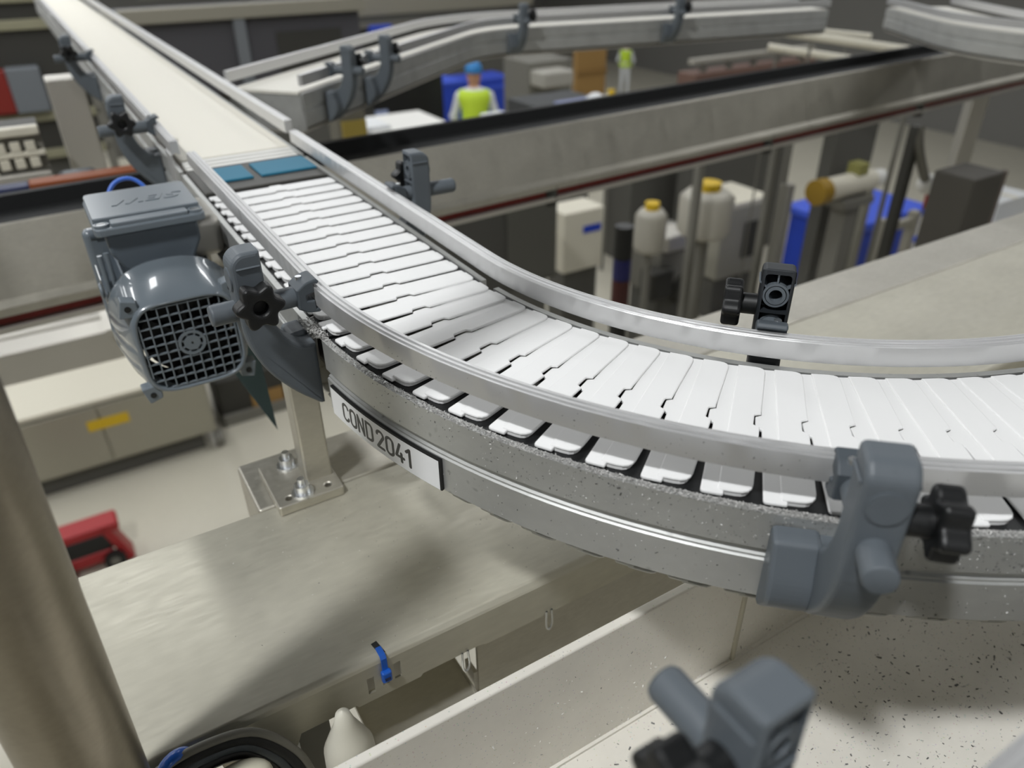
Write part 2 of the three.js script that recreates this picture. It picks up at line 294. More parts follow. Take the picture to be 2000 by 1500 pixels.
function bracket(label, origin, X, dy, opt = {}) {
  const mat = opt.mat || M.grey;
  const o = thing('rail_bracket', label, 'bracket', opt.group);
  const Z = new THREE.Vector3().crossVectors(X, UP);
  basis(o, origin.clone().setY(dy), X, UP, Z);
  const b = part(o, 'bracket_body', BR.body, mat);
  part(b, 'rib', BR.ribs, M.grey); part(b, 'hub_ring', BR.hub, M.grey); part(b, 'hub_ring', BR.rodHub, M.grey);
  part(o, 'plug', BR.plug, M.grey); const rod = part(o, 'rod', BR.rod, M.grey, 'grey plastic rod held in the bracket'); rod.position.x = opt.rodShift || opt.shift || 0; part(o, 'knob', BR.knob, M.black, 'black star knob');
  if (!opt.noClaw) { const c = part(o, 'claw', BR.claw, M.greyDark); c.position.x = opt.shift || 0; part(c, 'screw', BR.clawScrew, M.zinc); }
  part(o, 'nut_block', BR.slide, M.greyDark);
  return o;
}
const outX = s => sideDir(s).negate();
bracket('grey rail bracket with black star knob beside the motor grille', F(-.012, -.092, 0), outX(-.012), 0);
bracket('large grey bracket with black knob clamped over the debris-covered beam', F((-59 + 12.6) * RAD * RB, -.092, 0), outX((-59 + 12.6) * RAD * RB), 0);
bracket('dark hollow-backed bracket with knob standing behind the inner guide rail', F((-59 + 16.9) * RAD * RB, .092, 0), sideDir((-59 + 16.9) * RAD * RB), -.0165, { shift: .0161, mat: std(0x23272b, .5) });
bracket('bracket with rod behind the inner rail near the blue transfer', F(.245, .092, 0), n, -.0165, { shift: .0161 });
bracket('bracket on the left of the white belt just beyond the transfer', ST(.74, -.092, 0), n.clone().negate(), 0);
bracket('bracket on the left of the white belt in front of the grey column', ST(1.62, -.092, 0), n.clone().negate(), 0);
// white sign on the beam
{
  const cv = document.createElement('canvas'); cv.width = 1400; cv.height = 300; const c = cv.getContext('2d');
  c.fillStyle = '#f1f2f3'; c.fillRect(0, 0, 1400, 300);
  c.strokeStyle = '#141516'; c.lineWidth = 29; c.lineCap = 'round'; c.lineJoin = 'round';
  const T = 62, B = 238, w = 80; let x = 205;
  const path = f => { c.beginPath(); f(); c.stroke(); };
  const arcq = (a, b, r, s, e) => c.arc(a, b, r, s, e);
  const oval = (x, w) => path(() => { const r = w / 2; c.arc(x + r, T + r, r, Math.PI, 0); c.lineTo(x + w, B - r); c.arc(x + r, B - r, r, 0, Math.PI); c.closePath(); });
  const letters = {
    C: x => path(() => { const r = w / 2; c.arc(x + r, T + r, r, -.15, Math.PI, true); c.lineTo(x, B - r); c.arc(x + r, B - r, r, Math.PI, .15, true); }),
    O: x => oval(x, w), N: x => path(() => { c.moveTo(x, B); c.lineTo(x, T); c.lineTo(x + w * .95, B); c.lineTo(x + w * .95, T); }),
    D: x => path(() => { const r = 38; c.moveTo(x, T); c.lineTo(x + w - r, T); c.arc(x + w - r, T + r, r, -Math.PI / 2, 0); c.lineTo(x + w, B - r); c.arc(x + w - r, B - r, r, 0, Math.PI / 2); c.lineTo(x, B); c.closePath(); }),
    2: x => path(() => { const r = w / 2; c.arc(x + r, T + r, r, Math.PI * 1.02, .35); c.lineTo(x, B); c.lineTo(x + w, B); }),
    0: x => oval(x, w), 4: x => path(() => { c.moveTo(x + w * .55, T); c.lineTo(x - 2, B - 45); c.lineTo(x + w + 4, B - 45); c.moveTo(x + w * .72, B - 85); c.lineTo(x + w * .72, B); }),
    1: x => path(() => { c.moveTo(x, T + 34); c.lineTo(x + 36, T); c.lineTo(x + 36, B); }),
  };
  for (const ch of 'COND') { letters[ch](x); x += w + 38; } x += 28;
  for (const ch of '204') { letters[ch](x); x += w + 38; } letters['1'](x);
  const t = new THREE.CanvasTexture(cv); t.colorSpace = THREE.SRGBColorSpace;
  const o = thing('sign', 'white sign plate reading COND 2041 on the curved beam', 'sign');
  const s0 = (-59 + 53.9) * RAD * RB, s1 = (-59 + 39.3) * RAD * RB, y0 = -.0712, y1 = -.0418;
  part(o, 'backing', sweep([[-.0923, y1], [-.0948, y1], [-.0948, y0], [-.0923, y0]], s0, s1, .008), M.black, 'black core layer of the sign');
  const g = new THREE.BufferGeometry(), pos = [], uv = [], idx = [], N = 24;
  for (let i = 0; i <= N; i++) { const f = i / N, s = s0 + (-.0016 + (s1 + .0016 - s0) * f) * 1; for (const [y, v] of [[y0 + .0006, 0], [y1 - .0012, 1]]) { const p = F(s0 + (s1 - s0 + .0012) * f, -.0952, y); pos.push(p.x, p.y, p.z); uv.push(f, v); } if (i < N) { const a = 2 * i; idx.push(a, a + 2, a + 1, a + 1, a + 2, a + 3); } }
  g.setAttribute('position', new THREE.Float32BufferAttribute(pos, 3)); g.setAttribute('uv', new THREE.Float32BufferAttribute(uv, 2)); g.setIndex(idx); g.computeVertexNormals();
  g.userData.keepUV = true; part(o, 'white_face', g, std(0xffffff, .35, 0, { map: t, side: THREE.DoubleSide }), 'white face with black lettering');
  rebase(o, F((s0 + s1) / 2, -.094, y0));
}

// ------------------------------------------------------------------ geared motor (local: x = n, y up, z towards the camera; origin at the grille centre)
{
  const o = thing('geared_motor', 'grey geared motor with square fan grille and terminal box beside the conveyor', 'motor');
  gridFrame(o, .18, -.170, -.083);
  const sup = (a, h, e) => { const c = Math.cos(a), s = Math.sin(a); const r = h / Math.pow(Math.pow(Math.abs(c), e) + Math.pow(Math.abs(s), e), 1 / e); return [r * c, r * s]; };
  // fan cowl: lofted sections from the grille rim back to the body
  const secs = [[-.006, .0485, 4.4], [.0005, .0490, 4.4], [.002, .0505, 4.4], [.0015, .0525, 4.3], [-.002, .0545, 4.2], [-.010, .0580, 3.6], [-.024, .0625, 3.0], [-.042, .0660, 2.7], [-.062, .0685, 2.5], [-.074, .0695, 2.4], [-.076, .0705, 2.4], [-.080, .0705, 2.4], [-.081, .066, 2.4]];
  const NA = 128, pos = [], uv = [], idx = [];
  secs.forEach(([z, h, e], i) => { for (let j = 0; j <= NA; j++) { const a = j / NA * Math.PI * 2; let [x, y] = sup(a, h, e); if (i > 4 && i < 10 && Math.cos(a) < -.55) { const dent = .0022 * Math.pow(Math.max(0, Math.sin(y / .011 * Math.PI)), 2) * (y < .012 ? 1 : 0); x += dent; } pos.push(x, y, z); uv.push(j / NA, i / 12); } });
  for (let i = 0; i < secs.length - 1; i++) for (let j = 0; j < NA; j++) { const a = i * (NA + 1) + j, b = a + NA + 1; idx.push(a, b, a + 1, a + 1, b, b + 1); }
  const cg = new THREE.BufferGeometry(); cg.setAttribute('position', new THREE.Float32BufferAttribute(pos, 3)); cg.setAttribute('uv', new THREE.Float32BufferAttribute(uv, 2)); cg.setIndex(idx); cg.computeVertexNormals();
  const cowl = part(o, 'fan_cowl', cg, phy(0x6b747b, .3, 0, { clearcoat: 1, clearcoatRoughness: .06, side: THREE.DoubleSide }), 'glossy grey fan cowl');
  for (const [sx, sy] of [[-1, 1], [1, 1], [-1, -1], [1, -1]]) {
    const b = part(cowl, 'screw_pocket', ext(rounded([[-.011, -.009], [.009, -.011], [.008, .006], [-.006, .010]].map(([x, y]) => [x * -sx, y * sy]), .002), .016, .001, 2).translate(sx * .0505, sy * .0515, -.010), M.motor);
    part(cowl, 'screw_hole', cylZ(.0032, -.004, -.0012, sx * .0515, sy * .0515, 16), M.black, 'dark screw hole');
  }
  part(o, 'fan', merge([cylZ(.046, -.032, -.028), cylZ(.020, -.03, -.012), ...[...Array(7)].map((_, i) => new THREE.BoxGeometry(.004, .03, .014).translate(0, .03, -.02).rotateZ(i * 2 * Math.PI / 7))]), std(0x050506, .6), 'black fan behind the grille');
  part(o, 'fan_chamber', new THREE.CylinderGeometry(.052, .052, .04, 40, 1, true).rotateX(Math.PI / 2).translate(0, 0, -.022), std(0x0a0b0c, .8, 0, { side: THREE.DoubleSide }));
  // grille bars
  const gm = M.motor, hw = .0485, lim = v => hw * Math.pow(Math.max(0, 1 - Math.pow(Math.abs(v) / hw, 4.4)), 1 / 4.4);
  const bars = []; for (let i = -4.5; i <= 4.5; i++) bars.push(i * .0104);
  const Rh = .0135;
  for (const v of bars) for (const [dir, sgn] of [[0, 1], [0, -1], [1, 1], [1, -1]]) {
    const L = lim(v); if (L < .006) continue;
    const st = Math.abs(v) < Rh ? Math.sqrt(Rh * Rh - v * v) : 0;
    if (!st && sgn < 0) continue;
    const a0 = st ? st : -L, a1 = L, len = a1 - a0, mid = (a0 + a1) / 2 * (st ? sgn : 1);
    part(o, 'grille_bar', dir ? box(.0014, len, .003, v, mid, -.001) : box(len, .0014, .0026, mid, v, -.0012), gm);
  }
  const ringG = (r0, r1, z0, z1) => { const s = new THREE.Shape(); s.absarc(0, 0, r1, 0, Math.PI * 2, false); s.holes.push(ringHole(0, 0, r0)); return new THREE.ExtrudeGeometry(s, { depth: z1 - z0, bevelEnabled: false, curveSegments: 24 }).translate(0, 0, z0); };
  part(o, 'hub_ring', ringG(.0112, .0142, -.003, .0006), gm);
  part(o, 'hub_disc', merge([cylZ(.0085, -.003, .0006), ...[...Array(8)].map((_, i) => new THREE.BoxGeometry(.0022, .004, .002).translate(0, .0095, -.001).rotateZ((i + .5) * Math.PI / 4))]), gm);
  part(o, 'hub_dimple', cylZ(.0012, .0005, .0009), M.black);
  // motor body with cooling fins
  const body = part(o, 'motor_body', cylZ(.052, -.235, -.079, 0, 0, 40), M.motorDark);
  for (let i = 0; i < 26; i++) { const a = (i + .5) / 26 * Math.PI * 2; if (Math.abs(a - Math.PI / 2) < .55) continue; part(body, 'cooling_fin', new THREE.BoxGeometry(.0022, .014, .148).translate(0, .057, -.157).rotateZ(a - Math.PI / 2), M.motorDark); }
  part(o, 'end_shield', rbox(.138, .132, .02, .008, 0, 0, -.243), M.motor);
  part(o, 'rating_plate', rbox(.0012, .040, .052, .0005, -.0655, .028, -.135), M.zinc, 'shiny metal rating plate');
  part(o, 'fin_rod', merge([cyl(.0028, .0028, .046, -.060, .058, -.092, 10), cyl(.0028, .0028, .046, -.053, .060, -.092, 10)]), M.motor);
  part(o, 'eye_screw', new THREE.TorusGeometry(.007, .002, 8, 20).rotateY(Math.PI / 2).translate(-.068, .042, -.092), M.motor);
  // terminal box
  const tb = part(o, 'terminal_box', ext(rounded([[-.048, .098, .004], [.048, .098, .004], [.048, .076, .003], [.036, .054, .003], [-.036, .054, .003], [-.048, .076, .003]], .003), .112, .003, 2).translate(0, 0, -.159), M.motorDark, 'dark grey terminal box');
  const lid = part(o, 'box_lid', ext(rounded([[-.058, -.063], [.058, -.063], [.058, .063], [-.058, .063]], .010), .009, .002, 3).rotateX(-Math.PI / 2).translate(0, .1025, -.159), M.motor, 'grey terminal box lid');
  part(lid, 'raised_panel', ext(rounded([[-.056, -.0415, .003], [.056, -.0415, .003], [.056, .061, .008], [-.056, .061, .008]], 0), .0075, .0012, 2).rotateX(-Math.PI / 2).translate(0, .1095, -.159), M.motor);
  part(lid, 'raised_panel', ext(rounded([[-.040, -.0605], [.040, -.0605], [.040, -.043], [-.040, -.043]], .003), .006, .001, 2).rotateX(-Math.PI / 2).translate(0, .1082, -.159), M.motor);
  for (const x of [-.049, .049]) {
    part(lid, 'screw_seat', ringG(.0055, .0078, 0, .0035).rotateX(-Math.PI / 2).translate(x, .1065, -.107), M.motor);
    const s = part(lid, 'screw', cyl(.0046, .0046, .003, x, .1085, -.107, 20), M.zinc, 'zinc screw head'); part(lid, 'screw_slot', box(.0075, .0004, .001, x, .1101, -.107), M.dark);
  }
  const font = await new FontLoader().loadAsync('fonts/droid/droid_sans_bold.typeface.json');
  const tg = new TextGeometry('SEW', { font, size: .021, depth: .0012, curveSegments: 4, bevelEnabled: false }); tg.computeBoundingBox(); const bb = tg.boundingBox;
  tg.translate(-(bb.max.x + bb.min.x) / 2, -(bb.max.y + bb.min.y) / 2, 0).applyMatrix4(new THREE.Matrix4().makeShear(0, 0, .28, 0, 0, 0)).scale(1.25, 1, 1).rotateZ(Math.PI).rotateX(-Math.PI / 2).translate(.008, .1128, -.165);
  part(lid, 'embossed_letters', tg, M.motor, 'raised maker letters on the lid');
  part(o, 'cable_gland', merge([cylX(.009, -.056, -.046, .080, -.170, 6), cylX(.007, -.062, -.054, .080, -.170, 16)]), M.motorDark);
  // gear housing reaching to the conveyor, with its foot plate
  part(o, 'gear_housing', merge([rbox(.10, .15, .10, .02, .028, .002, -.300), cylX(.05, .02, .075, .0, -.30, 30), rbox(.05, .05, .10, .012, .055, .062, -.19)]), M.steelPlain, 'cast gear housing');
  for (const [y, z] of [[.088, -.17], [.088, -.21], [.085, -.25]]) part(o, 'hex_screw', cyl(.006, .006, .008, .058, y + .004, z, 6), M.zinc);
  part(o, 'torque_plate', ext([[.03, -.05], [.078, -.05], [.082, -.190]], .005, .0005, 1).translate(0, 0, -.075), std(0x4d6468, .45), 'blue grey pointed steel plate under the cowl');
}
// cable loop behind the terminal box
{
  const o = thing('cable_loop', 'blue cable looped behind the motor terminal box', 'cable');
  const p = (s, t, y) => ST(s, t, y);
  part(o, 'blue_sheath', tube([p(.42, -.195, -.03), p(.44, -.20, .005), p(.45, -.185, .026), p(.45, -.165, .028), p(.44, -.15, .01), p(.43, -.16, -.06)], .0026, 40), std(0x3f6fd0, .4));
  part(o, 'yellow_marker', tube([p(.426, -.197, -.02), p(.432, -.199, -.01), p(.438, -.20, .002)], .0040, 10), M.yellow);
  part(o, 'core', tube([p(.44, -.186, -.01), p(.445, -.178, .014), p(.45, -.166, -.02)], .002, 20), M.white);
  rebase(o, p(.43, -.17, -.06));
}

// ------------------------------------------------------------------ support post with bolted foot, box beam, cable tray cover
const TY = -.24;
{
  const o = thing('support_post', 'square steel post with bolted foot plate behind the sign', 'post'); gridFrame(o, .082, -.090, TY + .006);
  part(o, 'tube', rbox(.030, .165, .030, .003, .002, .0825, 0), M.steel);
  part(o, 'foot_plate', ext(rounded([[-.052, -.042], [.020, -.042], [.020, .042], [-.052, .042]], .003), .012, .001, 1, [ringHole(-.038, -.030, .004), ringHole(.006, -.030, .004)]).rotateX(-Math.PI / 2), M.steel);
  for (const z of [.030, -.026]) { const b = part(o, 'bolt', cyl(.009, .009, .010, -.022, .013, z, 6), M.zinc, 'zinc hexagon bolt'); part(b, 'washer', cyl(.012, .012, .003, -.022, .0075, z, 24), M.zinc); part(b, 'bolt_tip', cyl(.004, .004, .008, -.022, .022, z, 12), M.zinc); }
  const b = thing('box_beam', 'dark steel box beam carrying the post, behind the cable tray', 'beam'); gridFrame(b, .112, 0, TY);
  part(b, 'beam_tube', rbox(2.4, .075, .095, .004, 1.04, -.0395, 0), M.steel);
  part(b, 'lower_web', box(2.4, .10, .006, 1.04, -.127, .03), M.steelPlain);
}
{
  const o = thing('cable_tray_cover', 'wide stainless cable tray cover with folded slotted lip', 'cable tray');
  const s0 = -.184, s1 = .062, r = .007, t0 = -.337, t1 = 1.9;
  // bent sheet section (s, y) swept along t
  const outer = [[s1, TY - .030], [s1, TY - .004], [s1 - .002, TY - .001], [s1 - .004, TY], [s0 + r, TY], [s0 + r * .6, TY - r * .08], [s0 + r * .3, TY - r * .3], [s0 + r * .08, TY - r * .62], [s0, TY - r]];
  const inner = outer.map(([a, b]) => [a, b]); const th = .002;
  const sec = [...outer, [s0 + th, TY - r], ...[[s0 + r * .4, TY - r * .55], [s0 + r, TY - th], [s1 - .004, TY - th], [s1 - th, TY - .004], [s1 - th, TY - .030]]];
  const P = (u, s, y) => ST(s, u, y);
  part(o, 'top_sheet', sweep(sec, t0, t1, .2, P, .9), M.steelSheet, 'brushed stainless top sheet');
  // lip with slots
  const lip = shapeOf([[t0, TY - r], [t1, TY - r], [t1, TY - .050], [-.02, TY - .050], [-.022, TY - .047], [-.085, TY - .047], [-.088, TY - .050], [-.148, TY - .050], [-.15, TY - .047], [-.2, TY - .047], [-.205, TY - .060], [-.262, TY - .060], [-.265, TY - .030], [t0, TY - .030]]);
  for (const [a, w, y0, y1] of [[-.1375, .0065, -.020, -.040], [-.1235, .006, -.020, -.037], [-.112, .0065, -.016, -.036]]) lip.holes.push(rectHole(a, TY + y1, a + w, TY + y0));
  const lg = new THREE.ExtrudeGeometry(lip, { depth: th, bevelEnabled: false });
  const lm = part(o, 'front_lip', lg, M.steelSheet); basis(lm, ST(s0 + th, 0, 0), n, UP, d.clone().negate());
  for (const t of [-.22, -.045, .05]) { const h = part(o, 'wire_hook', tube([new THREE.Vector3(0, 0, 0), new THREE.Vector3(0, -.022, .001), new THREE.Vector3(.003, -.026, .001), new THREE.Vector3(.006, -.020, .001), new THREE.Vector3(.006, 0, 0)], .0012, 24, 6), M.zinc, 'small wire hook'); basis(h, ST(s0 - .001, t, TY - .045), n, UP, d.clone().negate()); }
  part(o, 'backing_strip', box(.10, .045, .002).translate(0, 0, 0), M.steelPlain).applyMatrix4(new THREE.Matrix4().makeBasis(n, UP, d.clone().negate()).setPosition(ST(s0 + .014, -.125, TY - .03)));
  const slot = part(o, 'tie_slot', rbox(.0055, .001, .015, .0004, 0, 0, 0), M.black, 'dark slot in the sheet edge'); basis(slot, ST(s0 + .010, -.1205, TY + .0002), n.clone().applyAxisAngle(UP, .15), UP, d.clone().negate().applyAxisAngle(UP, .15));
  rebase(o, ST(-.06, .5, TY - .06));
  const u = thing('cable_tie', 'blue cable tie through the slotted lip of the cable tray', 'cable tie'); gridFrame(u, s0, -.1205, TY - .02);
  part(u, 'strap', ext([[.004, .0215], [.0005, .0215], [-.006, .0212], [-.0085, .0185], [-.0085, -.004], [-.007, -.004], [-.007, .0175], [-.0052, .0197], [.004, .02]].map(([a, b]) => [-a, b]), .0055, .0004, 1).rotateY(-Math.PI / 2).translate(0, 0, -.006), M.tie);
  part(u, 'tie_head', rbox(.0095, .013, .006, .002, 0, -.002, .0035), M.tie); part(u, 'head_window', box(.005, .003, .001, 0, -.003, .0067), M.navy);
  const w = thing('cable_tie', 'small blue cable tie at the far edge of the tray beside the bolt', 'cable tie'); gridFrame(w, s1, -.114, TY);
  part(w, 'strap', ext([[-.012, .001], [-.003, .0015], [.001, -.001], [.001, -.02], [.003, -.02], [.003, .001], [-.001, .0035], [-.012, .003]], .0055, .0004, 1).rotateY(Math.PI / 2), M.tie);
}
{
  const o = thing('round_leg', 'thick round stainless leg standing beside the end of the cable tray', 'leg');
  const p = atDepth(168, 1495, .49); o.position.set(p.x, FLOOR, p.z); { const U = UP.clone().applyAxisAngle(camF, 2.5 * RAD); o.quaternion.setFromUnitVectors(UP, U); o.position.copy(p).addScaledVector(U, -(p.y - FLOOR) / U.y); }
  part(o, 'tube', Object.assign(new THREE.CylinderGeometry(.0325, .0325, 4.3, 64, 1).translate(0, 2.15, 0), { userData: { keepUV: true } }), std(0xb3aca0, .42, .92, { roughnessMap: rep(TX.satin, 2, 20), map: rep(TX.steelTint, 1, 14) }));
  part(o, 'foot_flange', cyl(.07, .07, .012, 0, .006, 0, 40), M.steel);
}
// dark stainless chute between tray and bin, cables under the tray
{
  const o = thing('steel_chute', 'dark stainless chute plate in the shade between tray and white bin', 'chute'); gridFrame(o, -.2, -.083, -.37);
  const cm = M.steel;
  part(o, 'bottom_plate', box(.108, .003, .19, 0, .0015, 0), cm); part(o, 'side_plate', box(.002, .006, .19, -.055, .003, 0), cm); part(o, 'side_plate', box(.002, .006, .19, .055, .003, 0), cm);
  const q = thing('steel_duct', 'dark upright steel duct side below the cable tray beside the chute', 'duct'); gridFrame(q, -.165, .46, -.75);
  part(q, 'side_sheet', box(.96, .49, .004, 0, .245, 0), M.steel); part(q, 'corner_fold', box(.004, .40, .02, -.482, .2, -.01), M.steelPlain);
  const c = thing('cable_bundle', 'black and grey cables with blue tie hanging under the tray', 'cables');
  const b = (s, t, y) => ST(s, t, y);
  [[0, .0055, M.black], [.008, .0045, M.greyDark], [.016, .005, M.rubber], [.022, .0035, M.mid]].forEach(([k, r, m]) => part(c, 'cable', tube([b(-.195, -.36, -.275 + k), b(-.200, -.305, -.252 + k), b(-.203, -.275, -.243 + k), b(-.205, -.25 + k * .5, -.245 + k * .8), b(-.206, -.234 + k, -.268), b(-.206, -.224 + k, -.31), b(-.206, -.22 + k, -.45)], r, 50), m));
  part(c, 'blue_tie', new THREE.TorusGeometry(.015, .0025, 6, 24).scale(1, 1.2, 2).rotateY(.9).translate(...b(-.202, -.292, -.238).toArray()), M.tie);
  rebase(c, b(-.19, -.25, TY - .3));
  const f = thing('white_fitting', 'pointed white plastic fitting under the tray lip', 'fitting'); gridFrame(f, -.214, -.169, -.345);
  part(f, 'body', new THREE.LatheGeometry([[0, 0], [.021, 0], [.022, .03], [.021, .055], [.016, .068], [.009, .086], [.006, .098], [0, .102]].map(q => new THREE.Vector2(...q)), 28), std(0xd9d6c8, .35));
  const g2 = thing('white_fitting', 'rounded white plastic cap lying among the cables', 'fitting'); gridFrame(g2, -.225, -.256, -.27);
  part(g2, 'body', new THREE.SphereGeometry(.019, 28, 18).scale(1.35, .9, .8).translate(0, .017, 0), std(0xdcd8c4, .4));
  const l = thing('frame_leg', 'grey flat bar leg seen below the tray lip', 'leg', 'flat bars below the tray'); gridFrame(l, -.16, -.228, -1.2); part(l, 'bar', box(.014, .9, .03, 0, .45, 0), M.mid);
  const l2 = thing('frame_leg', 'dark wide bar leg between the white fitting and the tray lip', 'leg', 'flat bars below the tray'); gridFrame(l2, -.135, -.185, -1.2); part(l2, 'bar', box(.03, .9, .03, 0, .45, 0), M.mid);
}
// ------------------------------------------------------------------ white bin under the bend
{
  const o = thing('white_bin', 'large white bin with thick rim catching shavings under the bend', 'bin');
  const y1 = -.2, y0 = -.345, s1 = -.293, s0 = -.95, t0 = -.28, t1 = 1.1, w = .009; gridFrame(o, (s0 + s1) / 2, (t0 + t1) / 2, y0);
  const L = t1 - t0, D = s1 - s0, H = y1 - y0;
  part(o, 'floor_plate', box(L, .006, D, 0, -.003, 0), M.bin);
  part(o, 'wall_panel', rbox(L, H, w, .002, 0, H / 2, -D / 2 - w / 2), M.bin); part(o, 'wall_panel', rbox(L, H, w, .002, 0, H / 2, D / 2 + w / 2), M.bin);
  part(o, 'wall_panel', rbox(w, H, D, .002, -L / 2 - w / 2, H / 2, 0), M.bin); part(o, 'wall_panel', rbox(w, H, D, .002, L / 2 + w / 2, H / 2, 0), M.bin);
  part(o, 'weld_seam', cyl(.0028, .0028, H - .006, .2055 - (t0 + t1) / 2, H / 2, -D / 2 + .0005, 10), std(0xb9b4a2, .6), 'vertical seam in the bin wall');
  part(o, 'divider_lip', box(L * .3, .003, .003, .12, .0015, .235), M.bin); part(o, 'cove', box(L, .004, .004, 0, .001, -D / 2 + .001).rotateX(0), M.bin);
}
// bracket of the neighbouring conveyor in the foreground, with a bit of its rail
{
  const dir = d.clone(), org = onY(1497, 1425, .08).addScaledVector(d, -.033).addScaledVector(n, .013);
  bracket('grey bracket with round rod end seen over the white bin', org, dir, 0, { rodShift: .012 });
  const Z = new THREE.Vector3().crossVectors(dir, UP);
  const o = thing('guide_rail', 'pale guide rail of the neighbouring conveyor over the white bin', 'guide rail');
  const P = (u, t, y) => org.clone().addScaledVector(Z, u).addScaledVector(dir, -t).setY(y);
  part(o, 'rail_profile', sweep(railProf(15, 3, 21.6, 39.6), -.35, .4, .3, P), M.rail);
  rebase(o, P(0, .012, .0216));
  const q = thing('neighbouring_conveyor', 'conveyor running in front of the white bin below the near guide rail, with an added light-blocking sheet under it', 'conveyor');
  for (const sg of [1, -1]) part(q, 'side_profile', sweep(sideProf(sg).map(([t, y]) => [t + .092, y]), -.6, .9, .5, P), M.alu);
  part(q, 'belt', sweep(mm([[10, -1], [174, -1], [174, -6], [10, -6]]), -.6, .9, .5, P), M.belt);
  part(q, 'side_sheet', sweep(mm([[170, -72], [172, -72], [172, -1200], [170, -1200]]), -.6, .9, .5, P), M.steelPlain); rebase(q, P(.15, .09, -1.2));  // side sheet: unseen addition that keeps low front light off the bin
}

// ------------------------------------------------------------------ blue transfer and the straight white belt
{
  const o = thing('transfer_plate', 'dark transfer plate with two teal pads between chain and belt', 'transfer plate'); gridFrame(o, .497, 0, -.012);
  part(o, 'plate', rbox(.168, .011, .128, .002, 0, .0055, 0), M.frameDark);
  part(o, 'pad', rbox(.060, .004, .070, .0015, -.040, .0125, -.006), M.teal, 'teal pad'); part(o, 'pad', rbox(.080, .004, .070, .0015, .041, .0125, -.006), M.teal, 'teal pad');
}
{
  const o = thing('belt_conveyor', 'long straight conveyor with smooth white belt running into the hall', 'conveyor');
  const L0 = .565, L1 = 4.3;
  part(o, 'belt', sweep(mm([[-80, 0], [84, 0], [84, -6], [-80, -6]]), L0 + .05, L1, .3), std(0xece8db, .5, 0, { bumpMap: rep(TX.brushed, 20, 20), bumpScale: .00006 }), 'smooth white belt');
  for (let i = 0; i < 3; i++) part(o, 'belt_module', sweep(mm([[-80, -1 - i], [84, -1 - i], [84, -7 - i], [-80, -7 - i]]), L0 + .034 - i * .0165, L0 + .0485 - i * .0165, .3), M.white, 'white belt module turning over the end roller');
  for (const sg of [1, -1]) { part(o, 'side_profile', sweep(sideProf(sg), L0, L1, .5), M.alu); }
  part(o, 'return_tray', sweep(mm([[-84, -80], [84, -80], [84, -84], [-84, -84]]), L0, L1, .5), M.steelPlain);
  rebase(o, ST(2.4, 0, -.084));
  const a = thing('straight_guide_rail', 'guide rail along the left edge of the long white belt', 'guide rail'); part(a, 'rail_profile', sweep(railProf(-80, -92, 14, 34), .60, L1, .5), M.rail);
  part(a, 'end_flap', sweep(mm([[-92, 14], [-94, 14], [-94, -30], [-92, -30]]), .60, .645, .1), M.rail); rebase(a, ST(2.4, -.09, .014));
  const b = thing('straight_guide_rail', 'guide rail along the right edge of the long white belt', 'guide rail'); part(b, 'rail_profile', sweep(railProf(90, 102, 14, 34), .64, L1, .5), M.rail); rebase(b, ST(2.4, .09, .014));
  const c = thing('support_column', 'grey square column under the left side of the white belt', 'column'); gridFrame(c, 1.78, -.16, -.75);
  part(c, 'tube', rbox(.085, .68, .085, .006, 0, .38, 0), M.steelPlain); part(c, 'foot', box(.18, .02, .18, 0, .03, 0), M.steelPlain); part(c, 'cross_beam', rbox(3.2, .1, .1, .006, -1.4, -.03, 0), M.steelPlain); part(c, 'leg', rbox(.1, -FLOOR - .75, .1, .006, -2.9, (FLOOR + .75) / 2 , 0), M.steelPlain);
}
// general ground path in (s,t): list of straight / arc pieces -> P(u, t, y)
function makePath(s, t, h, segs) {      // h: heading, 0 = +s, 90 = +t
  const list = []; let S = s, T = t, Hd = h * RAD, u = 0;
  for (const g of segs) {
    if (g.r) { const L = g.r * Math.abs(g.a) * RAD; list.push({ u, L, S, T, Hd, r: g.r, sg: Math.sign(g.a) }); const c = [S - Math.sin(Hd) * g.r * Math.sign(g.a), T + Math.cos(Hd) * g.r * Math.sign(g.a)]; Hd += g.a * RAD; S = c[0] + Math.sin(Hd) * g.r * Math.sign(g.a); T = c[1] - Math.cos(Hd) * g.r * Math.sign(g.a); u += L; }
    else { list.push({ u, L: g.l, S, T, Hd }); S += Math.cos(Hd) * g.l; T += Math.sin(Hd) * g.l; u += g.l; }
  }
  const P = (q, off, y) => {            // off > 0: to the right of travel
    let k = list.length - 1; while (k > 0 && q < list[k].u) k--; const g = list[k], v = q - g.u;
    let S, T, Hd = g.Hd;
    if (g.r) { const cS = g.S - Math.sin(g.Hd) * g.r * g.sg, cT = g.T + Math.cos(g.Hd) * g.r * g.sg; Hd = g.Hd + g.sg * v / g.r; S = cS + Math.sin(Hd) * g.r * g.sg; T = cT - Math.cos(Hd) * g.r * g.sg; }
    else { S = g.S + Math.cos(g.Hd) * v; T = g.T + Math.sin(g.Hd) * v; }
    return ST(S - Math.sin(Hd) * off, T + Math.cos(Hd) * off, y);
  };
  P.len = u; return P;
}
